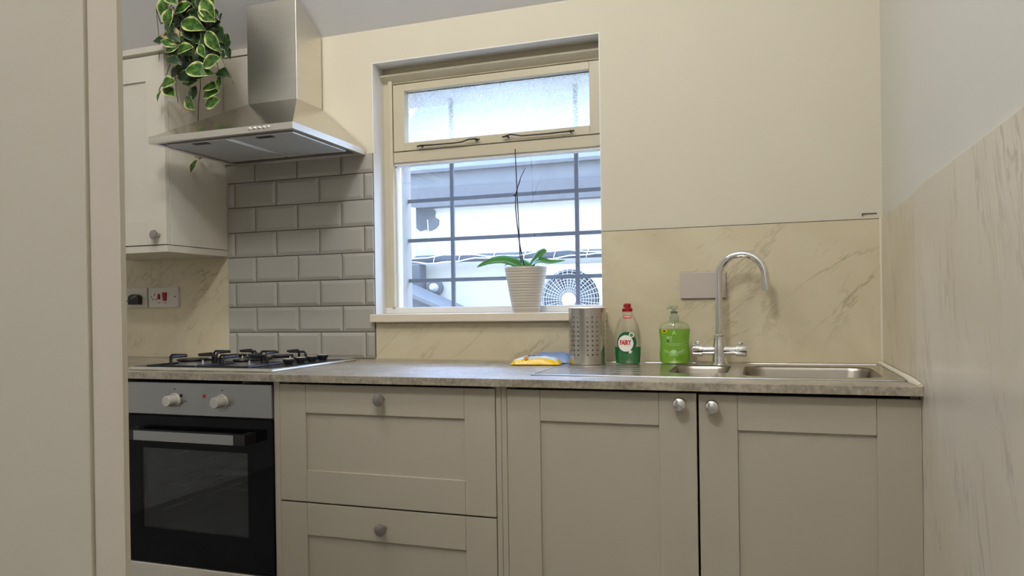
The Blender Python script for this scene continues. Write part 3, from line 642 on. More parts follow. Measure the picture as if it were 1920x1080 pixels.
# ================================================================== THINGS BY THE SINK
def wrap(parent, name, m, vs, fs, c, yfun, dz=0, dx=0, push=.0005):
    """lay flat label shapes on the curved front of a bottle"""
    e = MB(); e.add([(c[0]+dx+x, c[1]-yfun(dx+x, c[2]+dz+z)-push, c[2]+dz+z) for x, z in vs], fs); return e.build(name, m, parent)
def disc(r, cx_=0, cz_=0, rings=4, n=28, ell=1.0, r0=0):
    vs = []; fs = []
    for i in range(rings+1):
        q = r0+(r-r0)*i/rings
        for k in range(n): a = 2*pi*k/n; vs.append((cx_+q*cos(a), cz_+q*sin(a)*ell))
    for i in range(rings):
        for k in range(n): fs.append((i*n+k, i*n+(k+1) % n, (i+1)*n+(k+1) % n, (i+1)*n+k))
    return vs, fs
def grid(x0, x1, z0_, z1_, n=8):
    vs = []; fs = []
    for i in range(n+1): x = x0+(x1-x0)*i/n; vs += [(x, z0_), (x, z1_)]
    for i in range(n): fs.append((2*i, 2*i+2, 2*i+3, 2*i+1))
    return vs, fs
def interp(prof, z):
    for (r0, z0_), (r1, z1_) in zip(prof, prof[1:]):
        if z0_ <= z <= z1_: return r0+(r1-r0)*(z-z0_)/(z1_-z0_+1e-9)
    return prof[-1][0]
# washing-up liquid bottle
WX, WY = 1.264, -.113
WPROF = [(.0385, .9035), (.0400, .906), (.0425, .93), (.0438, .96), (.0438, .985), (.0415, 1.01), (.0355, 1.03), (.0270, 1.05), (.0190, 1.065), (.0160, 1.071), (.0150, 1.074)]
wb_ = thing('washing_up_bottle', 'clear washing-up liquid bottle with red cap and green round FAIRY label', 'bottle', (WX, WY, .9035))
ELW = .56
MB().lathe(WPROF, 40, (WX, WY, 0), ell=ELW).build('shell', PLASTIC_CLEAR, wb_, smooth=True)
lp = [(r-.0015, z) for r, z in WPROF if z < .955]+[(.0420, .9575)]; lp[0] = (lp[0][0], .905)
MB().lathe(lp, 40, (WX, WY, 0), ell=ELW).build('liquid', LIQ_G, wb_, smooth=True)
MB().lathe([(.0165, 1.0725), (.0172, 1.076), (.0165, 1.083), (.0125, 1.086), (.0120, 1.0965), (.0095, 1.099), (.0001, 1.0992)], 28, (WX, WY, 0)).build('cap', REDP, wb_, smooth=True)
yw = lambda x, z: ELW*math.sqrt(max(1e-9, interp(WPROF, z)**2-x*x))
v_, f_ = disc(.0315, 0, 0, 5, 36, 1.12); lab = wrap(wb_, 'front_label', LAB_G, v_, f_, (WX, WY, .972), yw, 0, .0, .0006)
v_, f_ = disc(.0250, -.002, .0, 4, 32, 1.06); wrap(lab, 'label_disc', LAB_W, v_, f_, (WX, WY, .970), yw, 0, -.0005, .0010)
v_, f_ = text_mb('FAIRY', .0215, .0009, .66); wrap(lab, 'label_lettering', LAB_R, v_, f_, (WX, WY, .972), yw, 0, -.0035, .0016)
v_, f_ = disc(.0085, .0165, .0285, 2, 20); w_ = wrap(lab, 'label_bubble', LAB_W, v_, f_, (WX, WY, .968), yw, 0, 0, .0011)
v_, f_ = disc(.0055, .0165, .0285, 2, 20); wrap(lab, 'bubble_centre', mat('bubble_green', (70, 130, 80), .3), v_, f_, (WX, WY, .968), yw, 0, 0, .0015)
st_ = [(.004+(.0085 if k % 2 == 0 else .0036)*cos(R(36*k+90))+.008, (.0085 if k % 2 == 0 else .0036)*sin(R(36*k+90))) for k in range(10)]
wrap(lab, 'label_star', LAB_W, st_+[(.012, 0)], [(k, (k+1) % 10, 10) for k in range(10)], (WX, WY, .9435), yw, 0, 0, .0012)
v_, f_ = grid(-.013, .013, -.005, .005, 6); nk = wrap(wb_, 'neck_label', LAB_R, v_, f_, (WX+.002, WY, 1.0555), lambda x, z: yw(x, z), 0, .0, .0008)
for k in range(6): v_, f_ = grid(-.010+.0036*k, -.0082+.0036*k, -.0018, .0018, 1); wrap(nk, 'neck_mark', LAB_W, v_, f_, (WX+.002, WY, 1.056), yw, 0, 0, .0013)
# hand soap pump bottle
HX, HY = 1.412, -.092; ELH = .52
HPROF = [(.0400, .9035), (.0440, .906), (.0480, .915), (.0492, .935), (.0470, .955), (.0462, .970), (.0480, .990), (.0500, 1.005), (.0500, 1.018), (.0485, 1.026), (.0440, 1.032), (.0330, 1.037), (.0200, 1.041), (.0140, 1.043)]
hs = thing('hand_soap_bottle', 'clear pump bottle of bright green hand soap beside the tap', 'bottle', (HX, HY, .9035))
MB().lathe(HPROF, 44, (HX, HY, 0), ell=ELH).build('shell', PLASTIC_CLEAR, hs, smooth=True)
lp = [(r-.0015, z) for r, z in HPROF if z < 1.014]; lp[0] = (lp[0][0], .905); lp.append((.0483, 1.0145))
MB().lathe(lp, 44, (HX, HY, 0), ell=ELH).build('liquid', LIQ_L, hs, smooth=True)
MB().tube([(HX, HY, .93), (HX+.001, HY, 1.04)], .0022, 8).build('dip_tube', PUMPM, hs, smooth=True)
pu = MB().lathe([(.0155, 1.041), (.0158, 1.055), (.0135, 1.057), (.0115, 1.058), (.0105, 1.0685), (.0060, 1.070), (.0060, 1.076), (.012, 1.079), (.0125, 1.087), (.0110, 1.090), (.0001, 1.0905)], 26, (HX, HY, 0)).build('pump', PUMPM, hs, smooth=True)
MB().tube([(HX, HY, 1.084), (HX-.016, HY-.014, 1.084), (HX-.021, HY-.018, 1.079)], [.005, .0045, .0035], 10).build('nozzle', PUMPM, pu, smooth=True)
MB().lathe([(.0108, 1.0650), (.0112, 1.0655), (.0112, 1.0705), (.0108, 1.0710)], 20, (HX, HY, 0)).build('collar', mat('grey_green_collar', (92, 96, 78), .4), pu, smooth=True)
yh = lambda x, z: ELH*math.sqrt(max(1e-9, interp(HPROF, z)**2-x*x))
v_, f_ = grid(-.037, -.021, -.0045, .0045, 4); tagl = wrap(hs, 'price_label', LAB_Y, v_, f_, (HX, HY, 1.0085), yh)
v_, f_ = grid(-.034, -.024, -.0022, .0022, 4); wrap(tagl, 'price_mark', LAB_K, v_, f_, (HX, HY, 1.0085), yh, 0, 0, .001)
v_, f_ = text_mb('A', .020, .0003); wrap(hs, 'label_letter', LAB_P, v_, f_, (HX, HY, 1.003), yh, 0, .002, .0008)
v_, f_ = text_mb('RO', .012, .0004); wrap(hs, 'label_letter', LAB_P, v_, f_, (HX, HY, .987), yh, 0, -.013, .0008)
v_, f_ = text_mb('+', .012, .0006); wrap(hs, 'label_letter', LAB_K, v_, f_, (HX, HY, .9765), yh, 0, -.018, .0008)
v_, f_ = text_mb('C', .010, .0004); wrap(hs, 'label_letter', LAB_P, v_, f_, (HX, HY, .9765), yh, 0, -.008, .0008)
for k, (x0, x1, z) in enumerate(((-.024, .026, .9680), (-.016, .020, .9630))):
    v_, f_ = grid(x0, x1, -.0007, .0007, 8); wrap(hs, 'label_line', LAB_P, v_, f_, (HX, HY, z), yh, 0, 0, .0008)
for s in (-1, 1):
    for q in range(3):
        vv = []; nn = 8
        for i in range(nn+1):
            t = i/nn; x = s*(.030-.045*t)+s*.004*q*.3; z = .944-.020*t+.003*q+.004*t*t; vv += [(x, z-.0006), (x, z+.0006)]
        wrap(hs, 'label_swoosh', LAB_P, vv, [(2*i, 2*i+2, 2*i+3, 2*i+1) for i in range(nn)], (HX, HY, 0), yh, 0, 0, .0008)
v_, f_ = disc(.010, 0, 0, 2, 20, .55); wrap(hs, 'label_oval', LAB_P, v_, f_, (HX, HY, .943), yh, 0, 0, .0007)
# perforated steel utensil holder
CX, CY, CR = 1.1335, -.128, .0615
uh = thing('utensil_holder', 'perforated stainless steel utensil holder left of the bottles', 'utensil holder', (CX, CY, .9035))
cu = MB(); NC = 24; z0c, z1c = .9275, 1.0635; NR = 9; cw = 2*pi/NC; chh = (z1c-z0c)/NR
def cp(a, z): return (CX+CR*cos(a), CY+CR*sin(a), z)
for c_ in range(NC):
    a0 = c_*cw+R(6.2); grp = (c_+2) % 4
    for r_ in range(NR):
        za = z0c+r_*chh; ac_, zc_ = a0+cw/2, za+chh/2
        sq = [(a0+cw*i, za+chh*j) for i, j in ((1,.5),(1,1),(.5,1),(0,1),(0,.5),(0,0),(.5,0),(1,0))]
        if grp < 3 and r_ < NR:
            hr_ = .0028; hl = [(ac_+hr_/CR*cos(R(45*k)), zc_+hr_*sin(R(45*k))) for k in range(8)]
            cu.add([cp(*p) for p in sq]+[cp(*p) for p in hl], [(k, (k+1) % 8, 8+(k+1) % 8, 8+k) for k in range(8)])
        else: cu.add([cp(*p) for p in sq], [list(range(8))])
for za, zb in ((.9045, z0c), (z1c, 1.0860)):
    for c_ in range(NC):
        a0 = c_*cw+R(6.2); cu.add([cp(a0, za), cp(a0+cw/2, za), cp(a0+cw, za), cp(a0+cw, zb), cp(a0+cw/2, zb), cp(a0, zb)], [(0,1,2,3,4,5)])
cup = cu.build('perforated_wall', CUPM, uh)
cup.data.polygons.foreach_set('use_smooth', [True]*len(cup.data.polygons))
cpl = parent_loc(uh); cup.data.normals_split_custom_set_from_vertices([Vector((v.co.x+cpl.x-CX, v.co.y+cpl.y-CY, 0)).normalized() for v in cup.data.vertices])
MB().lathe([(CR-.001, .9035), (CR-.001, .9050)], 36, (CX, CY, 0)).build('base', STEEL, uh)
MB().tube([(CX+CR*cos(2*pi*k/48), CY+CR*sin(2*pi*k/48), 1.086) for k in range(48)], .0013, 8, True).build('rolled_rim', STEEL, uh, smooth=True)
# cleaning wipes: two soft packets
def packet(parent_name, label, cx_, cy_, L, W, H, rot, mats, loc_z=.9, cat='packet', seed=1):
    rnd = random.Random(seed)
    t = thing(parent_name, label, cat, (cx_, cy_, loc_z), 'packets of cleaning wipes by the utensil holder'); t.rotation_euler = (0, 0, rot)
    nx, ny = 16, 8; e = MB()
    def hz(u, w_): return H*(max(0, 1-abs(u)**3.2))**.55*(max(0, 1-abs(w_)**2.6))**.6
    top_, bot = [], []
    for i in range(nx+1):
        for j in range(ny+1):
            u = -1+2*i/nx; w_ = -1+2*j/ny; h = hz(u, w_); wob = .0022*sin(5*u+3*w_+seed)+rnd.uniform(-.001, .001)
            pinch = 1-.08*(1-abs(u))
            top_.append((u*L/2, w_*W/2*pinch, .0035+h*.92+wob*(h/H))); bot.append((u*L/2, w_*W/2*pinch, .0035-min(.0030, h*.3)))
    n_ = len(top_)
    F_ = []
    idx = lambda i, j: i*(ny+1)+j
    for i in range(nx):
        for j in range(ny):
            u = -1+2*(i+.5)/nx; w_ = -1+2*(j+.5)/ny
            mi = 0 if (w_ < -.70 or u < -.86 or u > .9) else 1
            F_.append(([idx(i,j), idx(i+1,j), idx(i+1,j+1), idx(i,j+1)], mi)); F_.append(([n_+idx(i,j+1), n_+idx(i+1,j+1), n_+idx(i+1,j), n_+idx(i,j)], 2))
    e.v = top_+bot; e.f = [a for a, _ in F_]; e.mi = [b_ for _, b_ in F_]
    bnd = [idx(i,0) for i in range(nx+1)]+[idx(nx,j) for j in range(1,ny+1)]+[idx(i,ny) for i in range(nx-1,-1,-1)]+[idx(0,j) for j in range(ny-1,0,-1)]
    for k in range(len(bnd)): a_, b2 = bnd[k], bnd[(k+1) % len(bnd)]; e.f.append([a_, b2, n_+b2, n_+a_]); e.mi.append(0)
    o = _b0(e, 'film', mats, t, smooth=True)
    return t, hz
pk, hz = packet('wipes_packet', 'yellow and pale blue packet of wipes lying on the worktop under the sill', .968, -.165, .165, .075, .030, R(6), [PACKY, PACKW, PACKY], seed=2)
def flat_on(parent, vs, fs, m, name, L, W, H, hz, dx, dy, dz=.0012):
    e = MB(); e.add([(x+dx, y+dy, .0035+hz((x+dx)/(L/2), (y+dy)/(W/2))*.92+dz+.0015) for x, y in vs], fs); return _b0(e, name, m, parent)
for k, (x0, x1, z0_, z1_) in enumerate(((-.026, -.018, -.006, .006), (-.015, -.010, -.005, .005), (-.007, -.001, -.006, .004), (.002, .007, -.005, .006), (.010, .016, -.006, .005), (.019, .024, -.004, .005))):
    v_, f_ = grid(x0, x1, z0_, z1_, 2); flat_on(pk, v_, f_, LAB_B, 'packet_lettering', .165, .075, .030, hz, .0, -.012)
v_, f_ = disc(.0075, 0, 0, 3, 20, .8); flat_on(pk, v_, f_, LAB_O, 'packet_badge', .165, .075, .030, hz, -.03, -.0265)
pk2, hz2 = packet('wipes_packet', 'plain blue packet of wipes tucked between the yellow packet and the utensil holder', 1.000, -.075, .150, .080, .036, R(-4), [PACKB, PACKB, PACKB], seed=5)

# ================================================================== ORCHID
OX, OY = .873, .020
orc = thing('potted_orchid', 'bare-stemmed orchid in a ribbed white pot on the window sill', 'potted plant', (OX, OY, 1.072))
pr = []; N_ = 60
for i in range(N_+1):
    t = i/N_; z = 1.072+.163*t; r = .047+.0285*t**.95+(.0019*abs(sin(t*pi*17)) if .04 < t < .97 else 0); pr.append((r, z))
inner = [(.0735, 1.235), (.0715, 1.232), (.068, 1.205), (.001, 1.205)]
MB().lathe(pr+inner, 48, (OX, OY, 0)).build('pot', POTM, orc, smooth=True)
MB().lathe([(.0685, 1.2055), (.067, 1.214), (.04, 1.219), (.001, 1.220)], 24, (OX, OY, 0)).build('bark', SOIL, orc, smooth=True)
def strap_leaf(name, pts, wd, m, parent, fold=.22, tilt=(0, 0, 1)):
    """leaf blade swept along pts, with a raised V fold"""
    P = [Vector(p) for p in pts]; n = 14; C_ = []
    for i in range(n+1):
        t = i/n*(len(P)-1); k = min(int(t), len(P)-2); u = t-k
        p0 = P[max(k-1, 0)]; p1 = P[k]; p2 = P[k+1]; p3 = P[min(k+2, len(P)-1)]
        C_.append(.5*((2*p1)+(-p0+p2)*u+(2*p0-5*p1+4*p2-p3)*u*u+(-p0+3*p1-3*p2+p3)*u**3))
    e = MB(); vs = []; fs = []
    for i, c_ in enumerate(C_):
        t = (C_[min(i+1, n)]-C_[max(i-1, 0)]).normalized(); sd = t.cross(Vector(tilt)).normalized(); nn = sd.cross(t)
        q = i/n; h = wd*(sin(pi*min(1, (q*.92+.10)))**.7)*(1 if q < .97 else .5)
        for s in (-1, -.5, 0, .5, 1): vs.append(c_+sd*h*s+nn*h*fold*abs(s))
    for i in range(n):
        for j in range(4): fs.append((i*5+j, (i+1)*5+j, (i+1)*5+j+1, i*5+j+1))
    e.add(vs, fs); return e.build(name, m, parent, smooth=True, solid=.0016)
strap_leaf('leaf', [(.868,.012,1.222),(.845,-.005,1.246),(.805,-.02,1.260),(.755,-.03,1.256),(.705,-.035,1.238)], .022, GREEN, orc, tilt=(.1,-.75,.8))
strap_leaf('leaf', [(.895,.010,1.222),(.908,.0,1.248),(.930,-.01,1.272),(.950,-.01,1.286),(.962,-.01,1.288)], .019, GREEN, orc, .15, tilt=(-.5,-.8,.4))
strap_leaf('leaf', [(.890,.00,1.222),(.915,-.02,1.243),(.945,-.03,1.254),(.985,-.03,1.247),(1.035,-.03,1.252)], .014, GREEN, orc, .25, tilt=(0,-.7,.8))
strap_leaf('leaf', [(.880,.03,1.222),(.86,.045,1.25),(.82,.05,1.258),(.78,.05,1.246)], .018, GREEN, orc, tilt=(.1,-.5,.8))
MB().tube([(.866,.02,1.215),(.852,.02,1.275),(.848,.02,1.40),(.8425,.02,1.55),(.839,.02,1.664)], [.0024,.0022,.0020,.0020,.0018], 8).build('support_stick', STEMM, orc, smooth=True)
MB().tube([(.874,.02,1.215),(.862,.018,1.265),(.850,.018,1.33),(.843,.016,1.40),(.839,.016,1.45),(.840,.016,1.50),(.849,.016,1.527),(.856,.016,1.545),(.860,.016,1.560),(.871,.016,1.578),(.8765,.016,1.592)], [.0024,.0022,.0021,.0021,.0022,.0020,.0018,.0021,.0014,.0013,.0010], 8).build('flower_stem', STEMM, orc, smooth=True)
MB().tube([(.832,.018,1.497),(.846,.018,1.499)], .0034, 8).build('clip', STEMM, orc, smooth=True)

# ================================================================== SOCKETS ON THE LEFT
def plate(parent, x0, x1): return box('face_plate', WHITEP, (x0, x1, -.013, -.004, 1.1120, 1.1985), parent, .002)
so = thing('double_socket', 'white double wall socket half hidden by the door, black plug in it', 'socket', (-.91, -.004, 1.155))
plate(so, -.9870, -.8385)
h_ = MB()
for (x, z) in ((-.936, 1.1600), (-.925, 1.1420), (-.948, 1.1420)): h_.box(x-.0028, x+.0028, -.0134, -.0128, z-.0028, z+.0028)
h_.build('socket_holes', SOCKET_HOLE, so)
pg = thing('plug_adapter', 'black rounded plug adapter pushed into the white double socket', 'plug', (-.887, -.013, 1.150))
pol = [(-.9185, 1.1260), (-.8620, 1.1260), (-.8610, 1.1560)]+[(-.8898+.0288*cos(R(a)), 1.1560+.0150*sin(R(a))) for a in range(15, 170, 15)]+[(-.9190, 1.1560)]
MB().prism(pol, -.038, -.013, 'y').build('body', BLACKP, pg, bevel=.003)
MB().tube([(-.873, -.0385, 1.1645), (-.880, -.0392, 1.1585), (-.889, -.0392, 1.1575), (-.897, -.0385, 1.150)], [.0045, .004, .0032, .0022], 8).build('clear_tab', PUMPM, pg, smooth=True)
cs_ = thing('cooker_switch', 'white cooker switch plate with socket holes and two red rockers', 'socket', (-.755, -.004, 1.155))
plate(cs_, -.8290, -.6690)
h_ = MB()
for (x, z, r_) in ((-.8129, 1.1576, .0022), (-.796, 1.1670, .0026), (-.8045, 1.1470, .0024), (-.7870, 1.1470, .0024), (-.7200+.034, 1.1575, .0026)): h_.box(x-r_, x+r_, -.0134, -.0128, z-r_*1.15, z+r_*1.15)
h_.build('socket_holes', SOCKET_HOLE, cs_)
MB().prism([(-.7785, 1.1480), (-.7660, 1.1465), (-.7655, 1.1660), (-.7690, 1.1705), (-.7750, 1.1700)], -.0175, -.012, 'y').build('rocker', REDP, cs_, bevel=.001)
MB().prism([(-.7460, 1.1400), (-.7310, 1.1400), (-.7290, 1.1760), (-.7500, 1.1760)], -.0200, -.012, 'y').build('rocker', REDP, cs_, bevel=.0012)
lt = MB()
for x in (-.7715, -.7390): lt.box(x-.007, x+.007, -.0134, -.0128, 1.1310, 1.1330)
lt.build('rocker_text', SOCKET_HOLE, cs_)

# ================================================================== WALL CABINET
wc = thing('wall_cabinet', 'cream wall cabinet with framed door and round knob left of the cooker hood', 'cabinet', (-.66, -.16, 1.316))
cb = MB(); cb.box(-.913, -.413, -.304, -.005, 1.344, 2.052); cb.build('carcass', CABW, wc, bevel=.0008)
wd = shaker(wc, -.9115, -.4145, 1.3445, 2.0500, .0875, .0930, 'door', CABW, yf=-.325, br=.0900)
knob(wd, -.4500, 1.3790, -.325, PEWTER)
cn = MB(); cn.prism([(-.318, 2.0545), (-.333, 2.0600), (-.336, 2.0800), (-.005, 2.0800), (-.005, 2.0545)], -.913, -.405, 'x'); cn.build('cornice', CABW, wc, bevel=.001)
box('light_rail', CABW, (-.913, -.4125, -.322, -.006, 1.3165, 1.3415), wc, .001)
fp = thing('wall_panel', 'cream filler panel on the wall between cabinet and hood chimney', 'panel', (-.29, -.01, 1.69))
box('board', CABW, (-.4110, -.10, -.020, -.001, 1.6930, 2.1270), fp, .0012)
box('cornice_strip', CABW, (-.4110, -.10, -.023, -.001, 2.1310, 2.1560), fp, .0012)

# ================================================================== COOKER HOOD
hd_ = thing('cooker_hood', 'stainless steel chimney cooker hood above the hob', 'cooker hood', (-.06, -.22, 1.684))
x0, x1, yf = -.358, .241, -.455; zb, zr, zc = 1.684, 1.7065, 1.879
cx0, cx1, cyf = -.168, .0500, -.167; yw_ = -.0095
rm = MB()
ro = [(x0, yf), (x1, yf), (x1, yw_), (x0, yw_)]; ri = [(x0+.018, yf+.018), (x1-.018, yf+.018), (x1-.018, yw_-.018), (x0+.018, yw_-.018)]
rm.add([(x, y, zr) for x, y in ro]+[(x, y, zb) for x, y in ro]+[(x, y, zb) for x, y in ri]+[(x, y, zb+.010) for x, y in ri],
       [(i, (i+1) % 4, 4+(i+1) % 4, 4+i) for i in range(4)]+[(4+i, 4+(i+1) % 4, 8+(i+1) % 4, 8+i) for i in range(4)]+[(8+i, 8+(i+1) % 4, 12+(i+1) % 4, 12+i) for i in range(4)]+[(12,13,14,15)])
rim_ = rm.build('rim', STEEL, hd_, bevel=.0012)
cn_ = MB(); ct = [(cx0, cyf), (cx1, cyf), (cx1, yw_), (cx0, yw_)]
cn_.add([(x, y, zr) for x, y in ro]+[(x, y, zc) for x, y in ct], [(i, (i+1) % 4, 4+(i+1) % 4, 4+i) for i in range(4)]+[(3,2,1,0), (4,5,6,7)])
cn_.build('canopy', CANOPYM, hd_, bevel=.0008)
ch = MB(); zt_ = lambda y: 2.160-.755*y-.004
ch.add([(cx0-.001, cyf-.001, zc-.002), (cx1+.001, cyf-.001, zc-.002), (cx1+.001, yw_, zc-.002), (cx0-.001, yw_, zc-.002), (cx0-.001, cyf-.001, zt_(cyf)-.030), (cx1+.001, cyf-.001, zt_(cyf)-.030), (cx1+.001, yw_, zt_(yw_)), (cx0-.001, yw_, zt_(yw_))],
       [(0,1,2,3), (4,5,6,7), (0,1,5,4), (1,2,6,5), (2,3,7,6), (3,0,4,7)])
ch.build('chimney', STEEL, hd_, bevel=.0012)
box('underside', DARKM, (x0+.019, x1-.019, yf+.019, yw_-.019, zb+.006, zb+.0095), hd_)
for a, b_ in ((-.322, -.062), (-.052, .208)):
    fo = box('grease_filter', GREYM, (a, b_, yf+.045, -.090, zb+.0015, zb+.0065), hd_, .001)
    ed = MB(); ed.tube([(a+.003, yf+.048, zb+.001), (b_-.003, yf+.048, zb+.001), (b_-.003, -.093, zb+.001), (a+.003, -.093, zb+.001)], .0018, 6, True); ed.build('filter_edge', STEEL, fo)
    c_ = (a+b_)/2; box('filter_latch', BLACKP, (c_-.032, c_+.032, yf+.060, yf+.082, zb-.0005, zb+.002), fo, .0008)
for k in range(5):
    MB().lathe([(.0052, yf), (.0052, yf-.004), (.0040, yf-.0055), (.0002, yf-.0058)], 16, (.071+.0185*k, 0, 1.6975), 'y').build('button', CHROME, hd_, smooth=True)

